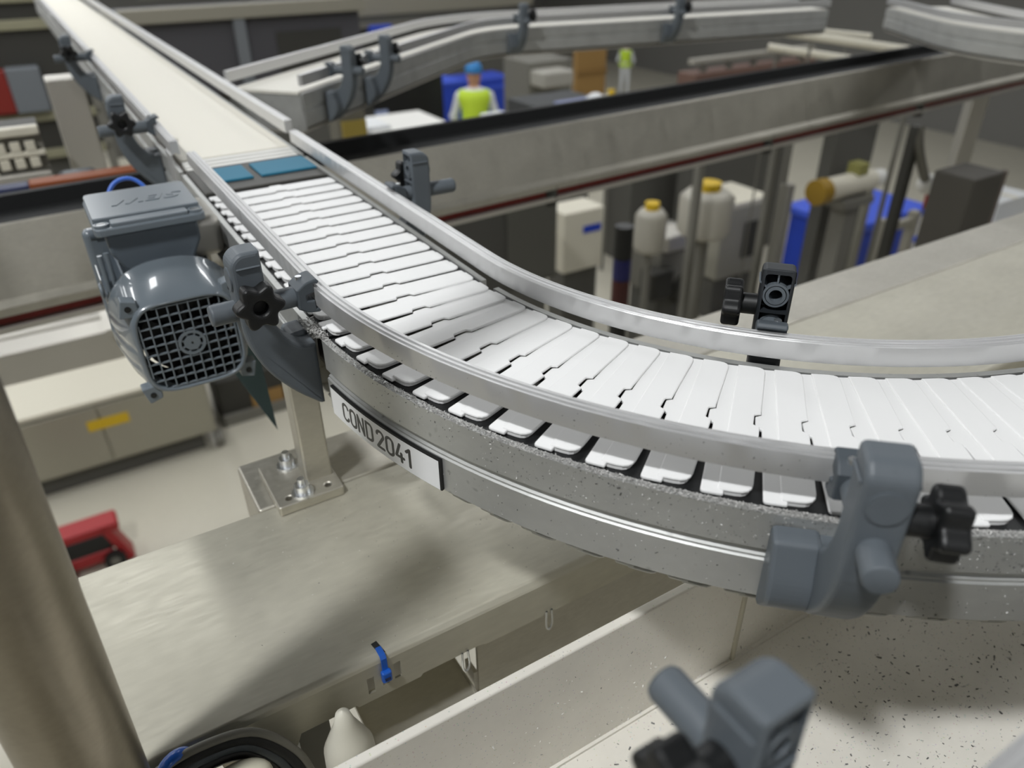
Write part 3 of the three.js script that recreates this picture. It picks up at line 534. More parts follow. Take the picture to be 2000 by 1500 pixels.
function plainConveyor(name, label, P, u0, u1, y, o = {}) {
  const g = thing(name, label, 'conveyor'), st = o.step || .06, w = o.w || 82;
  part(g, 'belt', sweep(mm([[-w, 0], [w, 0], [w, -6], [-w, -6]]).map(q => [q[0], q[1] + y]), u0, u1, st, P), o.belt || M.belt);
  for (const sg of [1, -1]) {
    part(g, 'side_profile', sweep(sideProf(sg).map(q => [q[0] * (w + 10) / 92, q[1] + y]), u0, u1, st, P), M.alu);
    if (!o.noRail) part(g, 'guide_rail', sweep(mm([[sg * (w + 4), 12], [sg * (w + 14), 12], [sg * (w + 14), 34], [sg * (w + 4), 34]]).map(q => [q[0], q[1] + y]), u0, u1, st, P), M.rail);
  }
  part(g, 'return_tray', sweep(mm([[-w, -80], [w, -80], [w, -86], [-w, -86]]).map(q => [q[0], q[1] + y]), u0, u1, st, P), M.steelPlain);
  for (const u of [u0, u1 - .004]) part(g, 'end_plate', sweep(mm([[-w - 8, -8], [w + 8, -8], [w + 8, -80], [-w - 8, -80]]).map(q => [q[0], q[1] + y]), u, u + .004, st, P), M.alu);
  rebase(g, P((u0 + u1) / 2, 0, y - .086)); return g;
}
const UC = makePath(1.11, .185, 50, [{ l: .93 }, { r: .42, a: 50 }, { l: 1.25 }]);
plainConveyor('angled_conveyor', 'aluminium conveyor branching off the white belt and bending away', UC, 0, UC.len, 0);
{
  const X = (u, sg) => UC(u, .2 * sg, 0).sub(UC(u, 0, 0)).normalize();
  for (const [u, sg, l] of [[.30, 1, 'dark bracket at the start of the branching conveyor beside the belt'], [.12, 1, 'dark bracket where the branching conveyor meets the white belt'], [1.25, 1, 'dark bracket at the corner of the branching conveyor'], [1.85, 1, 'dark bracket on the far run of the branching conveyor']])
    bracket(l, UC(u, .096 * sg, 0), X(u, sg), -.004);
}
const RC = makePath(1.35, 2.80, 215, [{ l: .45 }, { r: .52, a: -95 }, { l: 1.2 }]);
plainConveyor('curved_slat_conveyor', 'curved conveyor with pale slats at the right end of the hall view', RC, 0, RC.len, .0, { w: 110 });
bracket('dark bracket and post on the curved slat conveyor', RC(1.1, -.12, 0), RC(1.1, -.3, 0).sub(RC(1.1, 0, 0)).normalize(), -.01);
{ const c = thing('support_column', 'grey column under the curved slat conveyor', 'column'); const p = RC(.95, -.08, 0); c.position.set(p.x, FLOOR, p.z); part(c, 'tube', rbox(.12, -FLOOR - .09, .12, .006, 0, (-FLOOR - .09) / 2, 0), M.steelPlain); }
// low slatted conveyor at the left
{
  const o = thing('slatted_conveyor', 'low conveyor with pale upright flights left of the grey column', 'conveyor'); gridFrame(o, 1.56, -1.2, -.255);
  part(o, 'top_rail', rbox(1.9, .02, .03, .004, 0, .145, 0), M.cream); part(o, 'mid_rail', rbox(1.9, .012, .02, .003, 0, .094, .008), M.cream);
  for (let i = 0; i < 60; i++) { part(o, 'flight', rbox(.021, .022, .012, .002, -.93 + i * .0314, .112, .012), M.cream); part(o, 'flight', rbox(.021, .022, .012, .002, -.93 + i * .0314, .075, .018), M.cream); }
  part(o, 'back_plate', box(1.9, .08, .006, 0, .095, -.002), M.mid); part(o, 'side_panel', rbox(1.9, .10, .02, .004, 0, .005, .03), M.steelPlain); part(o, 'belt', box(1.9, .008, .2, 0, .13, -.12), M.dark); part(o, 'lower_beam', rbox(1.9, .05, .05, .005, .0, -.10, 0), M.steelPlain);
  const g = thing('gear_case', 'grey gear case at the end of the low slatted conveyor', 'gear case'); gridFrame(g, 1.42, -.2, -.32); part(g, 'case', rbox(.09, .13, .12, .02, 0, .065, 0), M.greyDark); part(g, 'flange', cylX(.04, -.09, -.04, .07, 0), M.steelPlain);
}
// ------------------------------------------------------------------ long trough conveyor crossing below
{
  const o = thing('trough_conveyor', 'long stainless conveyor with tall bright side panel and dark belt crossing the hall', 'conveyor');
  const T = makePath(.865, -2.2, 86.2, [{ l: 8.4 }]), y0 = -.305, y1 = -.165;
  const sw = (a, m, nm, lb, u0 = 0, u1 = T.len) => part(o, nm, sweep(a, u0, u1, 2, T), m, lb);
  // off > 0 is towards the camera
  for (let i = 0; i < 4; i++) sw([[-.034, y1], [-.026, y1 + .003], [-.022, y1], [.012, y0 + .014], [.030, y0 + .004], [.030, y0 - .012], [.026, y0 - .012], [.026, y0], [.008, y0 + .010], [-.026, y1 - .004]], M.steelTall || M.steel, 'side_panel', 'bright stainless side panel', i * 2.1, i * 2.1 + 2.098);
  sw([[-.004, y0 - .012], [.012, y0 - .012], [.012, y0 - .032], [-.004, y0 - .032]], M.darkRed, 'red_strip', 'dark red strip under the panel');
  sw([[.0, y0 - .034], [.03, y0 - .034], [.03, y0 - .044], [.0, y0 - .044]], M.steelPlain, 'lower_rail');
  sw([[-.05, y1 - .02], [-.18, y1 - .02], [-.18, y1 - .026], [-.05, y1 - .026]], M.rubber, 'belt', 'dark belt');
  sw([[-.036, y1 - .005], [-.05, y1 - .005], [-.05, y1 - .05], [-.036, y1 - .05]], M.rubber, 'belt_edge');
  sw([[-.18, y1 + .012], [-.2, y1 + .012], [-.2, y1 - .06], [-.18, y1 - .06]], M.rubber, 'far_edge');
  sw([[-.21, y1 - .01], [-.212, y1 - .01], [-.212, y0], [-.21, y0]], M.steelPlain, 'far_panel');
  for (let u = .4; u < 8; u += .9) part(o, 'strut', box(.03, .06, .03).translate(...T(u, .01, y0 - .03).toArray()), M.dark);
  for (const u of [.9, 5.6, 7.6]) { const p = T(u, -.1, 0); part(o, 'leg', rbox(.07, y0 - .04 - FLOOR, .07, .005, p.x, (y0 - .04 + FLOOR) / 2, p.z), M.steelPlain); }
  rebase(o, T(4.2, 0, FLOOR));
  const q = thing('orange_beam', 'orange beam behind the trough conveyor near the motor', 'beam'); gridFrame(q, 1.30, -.17, -.19); part(q, 'beam_bar', rbox(.26, .05, .05, .004, 0, 0, 0), M.orange); part(q, 'end_cap', rbox(.16, .045, .045, .004, -.21, 0, 0), M.navy);
}
//@@BACK
// ------------------------------------------------------------------ things standing further off in the hall
// a grid-aligned group at the floor under the pixel (px,py) seen at depth z; m(p) = metres for p pixels there
function stand(name, label, cat, px, py, z, group) {
  const p = atDepth(px, py, z), o = thing(name, label, cat, group);
  basis(o, new THREE.Vector3(p.x, FLOOR, p.z), n, UP, d.clone().negate()); o.userData.top = undefined; delete o.userData.top;
  o.h = p.y - FLOOR; o.m = q => q * z / FPX; return o;
}
const post = (w, h, x, z, y = 0) => box(w, h, w, x, y + h / 2, z);
function machine(name, label, cat, px, py, z, wpx, hpx, dep, mat, extra, slim) {   // (px,py): centre of the front face
  const o = stand(name, label, cat, px, py, z), w = o.m(wpx), h = o.m(hpx) / .9, y0 = o.h - h / 2;
  const f = part(o, 'housing', rbox(w, h, dep, .015, 0, o.h, -dep / 2), mat);
  if (y0 > .08 && slim) for (const x of [-.42, .42]) part(o, 'leg', post(.05, y0, x * w, -dep * .6), M.mid);
  else if (y0 > .08) part(o, 'plinth', box(w * .86, y0, dep * .8, 0, y0 / 2, -dep / 2), M.plinth);
  if (extra) extra(o, w, h, dep); return o;
}
// left side: cabinet, dark machine, red trolley
machine('steel_cabinet', 'low grey steel cabinet with yellow label behind the round leg', 'cabinet', 205, 845, 6.0, 400, 125, .9, std(0xa9a698, .45, .5), (o, w, h, D) => {
  part(o, 'door', rbox(w * .485, h * .9, .02, .005, -w * .246, o.h, .012), std(0xa5a294, .45, .5)); part(o, 'door', rbox(w * .485, h * .9, .02, .005, w * .246, o.h, .012), std(0xa5a294, .45, .5));
  part(o, 'warning_label', box(.30, .09, .003, .05, o.h + .1, .0235), M.yellow, 'yellow warning label'); part(o, 'top_sheet', box(w + .04, .03, D + .04, 0, o.h + h / 2 + .015, -D / 2), M.cream);
  for (const x of [-1, 1]) part(o, 'castor', cylX(.07, x * (w / 2) - .03, x * (w / 2) + .03, .08, -.05, 20), M.mid);
});
machine('dark_machine', 'dark machine block with brown panel beyond the steel cabinet', 'machine', 510, 790, 7.0, 150, 130, .45, M.dark, (o, w, h) => { part(o, 'panel', box(w * .4, h * .4, .01, w * .1, o.h, .008), M.wood); part(o, 'base_rail', box(w, .1, .1, 0, .05, 0), M.mid); });
machine('pipe_rack', 'rack of grey pipes and valves behind the steel cabinet', 'pipe rack', 130, 665, 7.9, 400, 90, .4, M.mid, (o, w, h) => { for (let i = 0; i < 3; i++) part(o, 'pipe', cylX(.06, -w * .55, w * .55, o.h - h * .4 + i * h * .4, .1, 16), i === 1 ? M.cream : M.steelPlain); part(o, 'tank', new THREE.SphereGeometry(.14, 20, 14).translate(.05, o.h, .22), M.white); part(o, 'dark_box', rbox(.7, h * .9, .3, .02, -w * .2, o.h - .1, .05), M.dark); });  // the box is a plain dark block among the pipes
{
  const o = thing('floor_trolley', 'red and black trolley with a wheel on the floor behind the tray', 'trolley'); const p = onY(195, 1100, FLOOR); basis(o, p, n, UP, d.clone().negate()); o.scale.setScalar(.78);
  part(o, 'top_bar', rbox(.62, .10, .22, .03, -.05, .42, 0), M.red); part(o, 'side_arm', rbox(.08, .48, .22, .02, .28, .24, 0).rotateZ(.3).translate(.0, -.08, 0), M.red); part(o, 'core', rbox(.5, .18, .2, .02, -.08, .28, 0), M.black); part(o, 'base', rbox(.5, .12, .22, .02, -.10, .14, 0), M.red);
  part(o, 'wheel', cylZ(.09, .1, .16, .14, .09, 28), M.black); part(o, 'wheel', cylZ(.09, .1, .16, -.28, .09, 28), M.black); part(o, 'wheel_hub', cylZ(.04, .155, .165, .14, .09, 20), M.mid);
}
// under and beyond the trough conveyor
machine('switch_cabinet', 'tall dark grey switch cabinet under the trough conveyor behind the inner rail', 'cabinet', 985, 480, 5.6, 250, 170, .5, std(0x4a4945, .6), (o, w, h) => part(o, 'door', rbox(w * .46, h * .9, .02, .005, w * .25, o.h, .012), std(0x55544e, .6)));
machine('control_box', 'beige control box with a blue label on a stand', 'control box', 1140, 470, 7.6, 95, 110, .35, M.cream, (o, w, h) => { part(o, 'blue_label', box(w * .45, h * .12, .004, w * .2, o.h + h * .18, .003), M.blue, 'blue label'); part(o, 'pedestal', rbox(w * .6, o.h - h / 2, .25, .02, 0, (o.h - h / 2) / 2, -.18), M.cream); });
{
  const o = stand('stack_light', 'dark stack light pole with blue, red and amber segments', 'stack light', 1212, 560, 3.1);
  const r = .037, y = o.h; const seg = (a, b, m, nm, l) => part(o, nm, cyl(r, r, b - a, 0, y + (a + b) / 2, 0, 28), m, l);
  part(o, 'pole', cyl(.02, .02, y - .25, 0, (y - .25) / 2, 0, 16), M.black); seg(-.27, -.13, M.black, 'base'); seg(-.13, -.075, std(0x7a3510, .3), 'amber_segment', 'amber lens'); seg(-.073, .035, std(0x4a0808, .3), 'red_segment', 'dark red lens'); seg(.037, .125, std(0x060e63, .3), 'blue_segment', 'blue lens'); seg(.127, .26, M.black, 'cap');
}
function vessel(label, px, py, z, wpx, hpx, mat) { const o = stand('vessel', label, 'vessel', px, py, z), r = o.m(wpx) / 2, h = o.m(hpx); part(o, 'shell', new THREE.LatheGeometry([[0, 0], [r * .8, 0], [r, h * .12], [r, h * .85], [r * .7, h], [0, h * 1.03]].map(q => new THREE.Vector2(...q)), 32).translate(0, o.h - h / 2, 0), mat); part(o, 'stem', cyl(r * .25, r * .25, o.h - h / 2, 0, (o.h - h / 2) / 2, 0, 16), M.mid); part(o, 'collar', cyl(r * .45, r * .45, .06, 0, o.h + h / 2 + .03, 0, 20), M.yellow); return o; }
vessel('white upright vessel with yellow collar next to the stack light', 1270, 450, 6.4, 62, 84, std(0xb5b1a5, .5));
vessel('large round white vessel on a stem under the trough conveyor', 1378, 415, 6.0, 105, 90, std(0xb5b1a5, .5));
machine('pump_unit', 'grey pump unit with dark wheel below the white vessels', 'pump', 1330, 520, 7.4, 110, 100, .5, M.mid, (o, w, h) => { part(o, 'wheel', cylZ(.16, .0, .1, .05, o.h - .25, 28), M.dark); part(o, 'hood', rbox(w * .6, .18, .3, .04, -.1, o.h + h / 2, -.1), M.steelPlain); part(o, 'guard', rbox(w * .5, .3, .2, .03, -w * .55, o.h - .1, 0), M.dark); });
machine('grey_housing', 'pale grey machine housing between the pump and the dark bracket', 'machine', 1450, 470, 8.2, 120, 130, .6, std(0x9a978a, .5), (o, w, h) => { part(o, 'dark_grille', box(w * .4, h * .5, .01, w * .2, o.h, .006), M.dark); part(o, 'cap', rbox(w * 1.05, .08, .6, .01, 0, o.h + h / 2, -.3), M.cream); });
{
  const o = stand('gear_motor_far', 'cream gear motor with yellow ring lying under the trough conveyor', 'motor', 1660, 360, 5.0); const L = .48;
  part(o, 'barrel', cylX(.075, -.25, .2, o.h, 0, 28), M.cream); part(o, 'end_bell', cylX(.055, .2, .32, o.h, 0, 24), M.white); part(o, 'yellow_ring', cylX(.082, -.34, -.25, o.h, 0, 28), std(0x9a7a22, .5)); part(o, 'terminal_box', rbox(.1, .08, .1, .01, .05, o.h + .1, 0), std(0x8f8c50, .5)); part(o, 'mount', box(.3, .05, .2, 0, o.h - .1, 0), M.mid); part(o, 'stand', post(.12, o.h - .12, 0, 0), M.mid);
}
{
  const o = stand('blue_container', 'large blue plastic container behind the grey ladder frame', 'container', 1715, 520, 7.0); const w = o.m(210), h = o.m(190);
  part(o, 'shell', rbox(w, h, .7, .04, 0, o.h, -.35), M.blue); part(o, 'rim', rbox(w + .08, .08, .78, .02, 0, o.h + h / 2, -.35), std(0x3c5ad0, .5)); part(o, 'rib', rbox(w * .98, .06, .03, .01, 0, o.h, .01), std(0x3c5ad0, .5)); for (const x of [-1, 1]) part(o, 'skid', box(.12, o.h - h / 2, .7, x * w * .4, (o.h - h / 2) / 2, -.35), M.navy);
}
{
  const o = stand('ladder_frame', 'grey welded ladder frame in front of the blue container', 'frame', 1732, 520, 6.0); const w = .36, top = o.h + .42;
  for (const x of [-w / 2, w / 2]) part(o, 'upright', post(.065, top, x, 0), std(0x9b978a, .5)); for (const y of [o.h + .34, o.h - .05, o.h - .8]) part(o, 'rung', rbox(w, .065, .05, .008, 0, y, 0), std(0x9b978a, .5));
  part(o, 'strap', box(.05, .5, .01, .02, 0, .04).rotateZ(.5).translate(0, o.h - .35, 0), M.wood, 'tan strap');
}
for (const [px, py, z, w, l, m] of [[1520, 470, 6.6, .08, 'slim grey machine post left of the white pipe', std(0x86837a, .5)], [1668, 480, 6.4, .07, 'slim pale post at the left edge of the blue container', std(0x8f8c80, .5)]]) { const o = stand('machine_post', l, 'post', px, py, z); part(o, 'tube', post(w, o.h + .5, 0, 0), m); part(o, 'foot', box(.2, .02, .2, 0, .01, 0), M.mid); }
{ const o = stand('white_pipe', 'white vertical pipe with round end left of the blue container', 'pipe', 1602, 535, 6.2); part(o, 'pipe', cyl(.09, .09, .5, 0, o.h + .02, 0, 24), M.white); part(o, 'elbow', new THREE.SphereGeometry(.09, 20, 14).translate(0, o.h + .26, 0), M.white); part(o, 'stub', cyl(.05, .05, o.h - .2, 0, (o.h - .2) / 2, 0, 16), M.mid); }
{ const o = stand('dark_column', 'wide dark column standing between the blue containers', 'column', 1850, 480, 3.0); part(o, 'tube', rbox(.20, o.h + .3, .16, .01, 0, (o.h + .3) / 2, 0), std(0x4b4842, .6)); part(o, 'corner_strip', box(.02, o.h + .3, .02, .105, (o.h + .3) / 2, .07), std(0x6a5f58, .6)); part(o, 'foot', box(.4, .02, .3, 0, .01, 0), M.mid); }
{
  const o = stand('hand_tool', 'orange and red air tool with grey hose hanging by the dark column', 'tool', 1820, 380, 4.2);
  part(o, 'grip', rbox(.16, .05, .05, .015, .05, o.h - .06, 0), M.orange); part(o, 'head', rbox(.06, .16, .05, .015, -.0, o.h + .02, 0), M.red); part(o, 'cap', new THREE.SphereGeometry(.055, 18, 12).translate(-.07, o.h + .07, 0), M.white); part(o, 'hose', tube([new THREE.Vector3(0, o.h, 0), new THREE.Vector3(-.12, o.h + .12, 0), new THREE.Vector3(-.25, o.h + .3, 0), new THREE.Vector3(-.26, o.h + .4, -.02)], .025, 24), M.mid); part(o, 'balancer_post', post(.05, o.h + .4, -.26, -.03), M.dark);
}
{
  const o = stand('blue_crate', 'blue crate with white carton on top beside the dark column', 'crate', 1945, 500, 4.6); const w = .40;
  part(o, 'crate_shell', rbox(w, .20, .4, .02, 0, o.h - .06, -.2), M.blue); part(o, 'crate_rim', rbox(w + .04, .04, .44, .01, 0, o.h + .02, -.2), std(0x4a66d8, .5)); part(o, 'stand', post(.3, o.h - .16, 0, -.2), M.mid);
  const c = stand('white_carton', 'white carton standing on the blue crate', 'carton', 1975, 440, 4.65); part(c, 'carton_body', rbox(.36, .26, .34, .005, .02, o.h + .04 + .13, -.2), M.cloth); part(c, 'tape', box(.05, .002, .342, .02, o.h + .302, -.2), M.cream);
}
// middle distance above the trough conveyor
machine('work_table', 'long white work table in front of the worker', 'table', 805, 268, 8.6, 160, 34, .8, M.white, (o, w, h) => { part(o, 'sheet', rbox(w * .3, .12, .5, .03, -w * .38, o.h + .1, -.3), M.cloth); });
machine('blue_bin_stack', 'stack of blue bins behind the worker', 'bins', 905, 205, 14.5, 230, 76, .8, M.blue, (o, w, h) => { part(o, 'bin_rim', rbox(w * .5, .06, .84, .01, -w * .25, o.h + h / 2, -.4), std(0x3c5ad0, .5)); part(o, 'bin_rim', rbox(w * .5, .06, .84, .01, w * .26, o.h + h * .3, -.4), std(0x3c5ad0, .5)); });
machine('black_machine', 'black machine between the white table and the blue bins', 'machine', 800, 205, 11.4, 150, 90, .7, M.black, (o, w, h) => part(o, 'blue_screen', box(.2, .16, .01, -w * .4, o.h - .1, .01), std(0x9aa6c8, .4)));
machine('tan_carton', 'tan carton on a small stand beside the worker', 'carton', 985, 262, 10.6, 54, 36, .4, M.wood, (o, w, h) => part(o, 'lid', rbox(w * .9, .1, .36, .01, 0, o.h + h / 2 + .04, -.2), M.cloth));
machine('wood_board', 'tall tan wooden board standing by the far machines', 'board', 1155, 140, 15, 72, 84, .12, M.wood, (o, w, h) => part(o, 'batten', box(w, .08, .03, 0, o.h, .02), std(0x8a6a3a, .7)));
machine('grey_machine', 'large grey machine with sloping cover left of the wooden board', 'machine', 1075, 190, 12.6, 100, 120, .8, M.mid, (o, w, h) => { part(o, 'cover', rbox(w * .7, .25, .6, .05, -.1, o.h + h * .3, .1), std(0xa6a39a, .5)); part(o, 'opening', box(w * .4, h * .3, .02, w * .25, o.h - h * .1, .01), M.dark); });
machine('dark_hopper', 'dark hopper behind the trough conveyor edge', 'hopper', 1110, 235, 9.6, 150, 60, .7, std(0x3d3f40, .6), (o, w, h) => { part(o, 'lip', rbox(w * .6, .05, .3, .01, w * .1, o.h + h / 2, .1), std(0x8890b4, .5)); part(o, 'white_cap', new THREE.SphereGeometry(.14, 18, 12).translate(w * .35, o.h + h * .4, .1), M.cloth); });
vessel('slim white bottle-shaped vessel beyond the trough conveyor', 1192, 215, 8.8, 30, 56, M.cloth);
machine('parts_bench', 'bench with small yellow, violet and pink parts bins', 'bench', 1300, 240, 9.2, 150, 40, .7, M.dark, (o, w, h) => { for (const [x, y, c] of [[-.26, .16, 0x8a8a86], [-.02, .17, 0xb8c030], [.18, .16, 0xd0a8a0], [.0, .0, 0x7d78c8], [.35, .2, 0x9a9a94]]) part(o, 'parts_bin', rbox(.15, .13, .2, .02, x, o.h + h / 2 + y * .6, -.1), std(c, .5)); });
machine('brown_gantry', 'long brown red gantry beam on dark supports', 'gantry', 1480, 150, 9.0, 330, 34, .3, std(0x6d5348, .6), (o, w, h) => { part(o, 'upper_rail', rbox(w, .06, .1, .01, 0, o.h + h / 2 + .12, -.1), std(0x9a968c, .5)); for (let i = 0; i < 5; i++) part(o, 'spacer', box(.06, .14, .06, -w * .4 + i * w * .2, o.h + h / 2 + .05, -.1), M.mid); });
machine('green_bed', 'dark machine bed with greenish panel behind the trough conveyor', 'machine', 1500, 205, 4.9, 260, 46, .3, std(0x4d544c, .6), (o, w, h) => { part(o, 'blue_unit', rbox(.16, .14, .12, .02, .05, o.h + .06, .05), std(0x8a93a8, .5)); part(o, 'brown_unit', rbox(.2, .16, .12, .02, .32, o.h + .05, .05), std(0x6a5346, .6)); }, true);
for (const [a, b, z0, z1, l] of [[[1520, 62], [1870, 112], 4.2, 3.9, 'upper pale pipe crossing behind the curved slat conveyor'], [[1500, 92], [1870, 148], 4.5, 4.2, 'lower pale pipe crossing behind the curved slat conveyor'], [[1480, 50], [1700, 72], 5.4, 5.4, 'short pale pipe above the crossing pipes']]) {
  const o = thing('pipe_run', l, 'pipe'), p = atDepth(a[0], a[1], z0), q = atDepth(b[0], b[1], z1); part(o, 'pipe', tube([p, p.clone().lerp(q, .5), q], .022, 12, 12), M.cream);
  for (const k of [.2, .8]) { const c = p.clone().lerp(q, k); part(o, 'hanger', box(.012, c.y - FLOOR, .012, c.x, (c.y + FLOOR) / 2, c.z), M.mid); } rebase(o, new THREE.Vector3((p.x + q.x) / 2, FLOOR, (p.z + q.z) / 2));
}
machine('valve_block', 'valve block with yellow handle on the pale pipework', 'valve', 1700, 165, 4.9, 150, 22, .12, std(0x8e8b80, .5), (o, w, h) => { part(o, 'yellow_handle', rbox(.09, .03, .03, .008, .06, o.h + .02, .08), M.yellow); part(o, 'valve_stem', cyl(.03, .03, .14, -.12, o.h + .06, 0, 16), M.cream); part(o, 'valve_stem', cyl(.03, .03, .12, .1, o.h + .07, 0, 16), M.cream); });
// upper left
machine('shelf_rack', 'beige storage rack with dark bays in the far left corner', 'rack', 40, 130, 7.5, 230, 300, .8, M.dark, (o, w, h) => { for (const k of [-.5, -.28, .22, .36, .5]) part(o, 'shelf_beam', rbox(w * 1.05, .09, .06, .01, 0, o.h + h * k, .03), std(0x8f8c74, .6)); part(o, 'red_box', rbox(.22, .4, .3, .02, -w * .22, o.h - h * .12, .02), M.darkRed); part(o, 'grey_box', rbox(.3, .42, .3, .02, w * .0, o.h - h * .12, .02), std(0x6d7277, .6)); for (const x of [-.5, .5]) part(o, 'upright', box(.08, o.h + h / 2, .08, w * x, (o.h + h / 2) / 2, .02), M.mid); });
machine('machine_row', 'row of dark enclosed machines behind the branching conveyor', 'machines', 500, 100, 6.0, 440, 130, .8, std(0x47464a, .6), (o, w, h) => { part(o, 'post', rbox(.09, h, .06, .01, -.1, o.h, .02), std(0x6e7276, .6)); part(o, 'rail', rbox(w * 1.05, .10, .08, .01, 0, o.h + h * .5, .02), std(0x8d897c, .6)); part(o, 'rail', rbox(w * 1.05, .08, .08, .01, .2, o.h + h * .72, -.2), std(0x7a776c, .6)); part(o, 'window', box(w * .3, h * .6, .01, w * .25, o.h - .05, .008), M.dark); });
machine('far_gantry', 'grey beige gantry running along the far end of the hall', 'gantry', 620, 20, 15.5, 1000, 30, .3, std(0x8c887b, .6), (o, w, h) => { part(o, 'under_rail', rbox(w, .1, .1, .01, 0, o.h - .35, .1), std(0x6a675e, .6)); part(o, 'blue_box', rbox(.5, .22, .3, .03, w * .12, o.h - .45, .15), M.blue); part(o, 'dark_bay', rbox(w * .9, .7, .2, .01, 0, o.h - .8, -.1), M.dark); });
machine('branch_column', 'brown grey column carrying the branching conveyor', 'column', 690, 250, 3.0, 60, 150, .12, std(0x6a675c, .6), (o, w, h) => part(o, 'clamp', box(w * .8, .06, .02, 0, o.h, .012), std(0x96843c, .6)));
// ------------------------------------------------------------------ workers
function worker(label, px, py, z, turn, hat) {     // (px,py): head centre
  const o = stand('person', label, 'person', px, py, z); const Hh = o.h + .12, k = Hh / 1.78;
  o.rotateY(turn);
  const J = [ // tapered capsules a, b, ra, rb
    [[0, 1.62, .01], [0, 1.70, .01], .088, .095], [[0, 1.46, 0], [0, 1.6, .01], .055, .055], [[-.10, 1.38, 0], [.10, 1.38, 0], .10, .10], [[0, 1.36, 0], [0, 1.0, 0], .155, .14], [[-.07, .98, 0], [.07, .98, 0], .125, .125],
    [[-.19, 1.40, 0], [-.27, 1.14, .02], .058, .048], [[-.27, 1.14, .02], [-.20, .96, .20], .046, .036], [[.19, 1.40, 0], [.28, 1.14, .02], .058, .048], [[.28, 1.14, .02], [.22, .95, .18], .046, .036],
    [[-.20, .96, .20], [-.18, .93, .27], .036, .03], [[.22, .95, .18], [.20, .92, .25], .036, .03],
    [[-.09, .92, 0], [-.11, .50, .02], .092, .064], [[-.11, .50, .02], [-.12, .10, 0], .06, .045], [[-.12, .06, 0], [-.13, .05, .14], .045, .04], [[.09, .92, 0], [.11, .50, .03], .092, .064], [[.11, .50, .03], [.12, .10, 0], .06, .045], [[.12, .06, 0], [.13, .05, .14], .045, .04]];
  const dist = (list, x, y, zz, grow) => { let s = 1e9; for (const [a, b, ra, rb] of list) { const ex = b[0] - a[0], ey = b[1] - a[1], ez = b[2] - a[2]; let t = ((x - a[0]) * ex + (y - a[1]) * ey + (zz - a[2]) * ez) / (ex * ex + ey * ey + ez * ez); t = Math.max(0, Math.min(1, t)); const q = Math.hypot(x - a[0] - ex * t, y - a[1] - ey * t, zz - a[2] - ez * t) - ra - (rb - ra) * t - grow; const h = Math.max(0, 1 - Math.abs(s - q) / .04); s = Math.min(s, q) - h * h * .01; } return s; };
  const surf = (list, grow, cut, res) => {
    const mc = new MarchingCubes(res, M.cloth, false, false, 200000); mc.isolation = 0; let i = 0;
    for (let c = 0; c < res; c++) for (let b = 0; b < res; b++) for (let a = 0; a < res; a++) { const f = q => (q - res / 2) / (res / 2); const y = f(b) * .95 + .9; let v = dist(list, f(a) * .95, y, f(c) * .95, grow); if (cut) v = Math.max(v, y - cut[1], cut[0] - y); mc.field[i++] = -v; }
    mc.update(); const g = new THREE.BufferGeometry(); g.setAttribute('position', new THREE.BufferAttribute(mc.positionArray.slice(0, mc.count * 3), 3)); g.scale(.95, .95, .95).translate(0, .9, 0); const w = mergeVertices(g, 1e-5); w.computeVertexNormals(); return w.scale(k, k, k);
  };
  const b = surf(J, 0, null, 84), col = [], P = b.attributes.position; for (let i = 0; i < P.count; i++) { const y = P.getY(i) / k, zz = P.getZ(i) / k; const c = new THREE.Color(y > 1.5 ? 0xb98a70 : (zz > .2 && y < 1.1 && y > .8 ? 0xb98a70 : y < .09 ? 0x2a2a2c : 0xd9dcde)); col.push(c.r, c.g, c.b); }
  b.setAttribute('color', new THREE.Float32BufferAttribute(col, 3)); part(o, 'body', b, std(0xffffff, .8, 0, { vertexColors: true }));
  const v = part(o, 'vest', surf(J.slice(2, 5), .022, [.93, 1.47], 64), M.hivis, 'yellow green safety vest'); part(v, 'reflective_band', new THREE.CylinderGeometry(.182, .180, .05, 32, 1, true).scale(k, k, k * .95).translate(0, 1.08 * k, 0), std(0xcfd2cc, .4, 0, { side: THREE.DoubleSide }));
  const h = part(o, 'hairnet', new THREE.SphereGeometry(.108, 24, 16, 0, Math.PI * 2, 0, Math.PI * .58).scale(k, k * 1.05, k).translate(0, 1.70 * k, 0), hat); return o;
}
worker('person in yellow safety vest and blue cap standing at the white table', 925, 140, 11.2, 2.6, M.skyblue);
worker('distant person in yellow safety vest beside the wooden board', 1224, 88, 19, 2.2, M.cloth);

// ------------------------------------------------------------------ shavings and dust
function flakes(name, label, count, gen, size = [.0005, .0016], cols = [.55, .16]) {
  const g = new THREE.BoxGeometry(1, .22, .3), m = new THREE.InstancedMesh(g, std(0xffffff, .55, 0), count), M4 = new THREE.Matrix4(), q = new THREE.Quaternion(), c = new THREE.Color();
  for (let i = 0; i < count; i++) {
    const r = gen(i), k = rr(...size) * (rnd() > .93 ? 1.8 : 1);
    q.setFromEuler(new THREE.Euler(rr(-.6, .6), rr(0, 6.28), rr(-.5, .5)));
    if (r.face) q.premultiply(new THREE.Quaternion().setFromUnitVectors(UP, r.face));
    m.setMatrixAt(i, M4.compose(r.p, q, new THREE.Vector3(k, k * rr(.6, 1.2), k * rr(.5, 1.4))));
    const v = r.v ?? Math.max(.02, cols[0] + cols[1] * (rnd() + rnd() + rnd() - 1.5)); m.setColorAt(i, c.setRGB(v, v * .985, v * .95));
  }
  m.name = name; m.userData = { label, category: 'shavings', kind: 'stuff' }; m.castShadow = m.receiveShadow = true; m.frustumCulled = false; scene.add(m); return m;
}
const sigA = a => (-59 - a) * RAD * RB;     // path length at bend angle a (degrees)
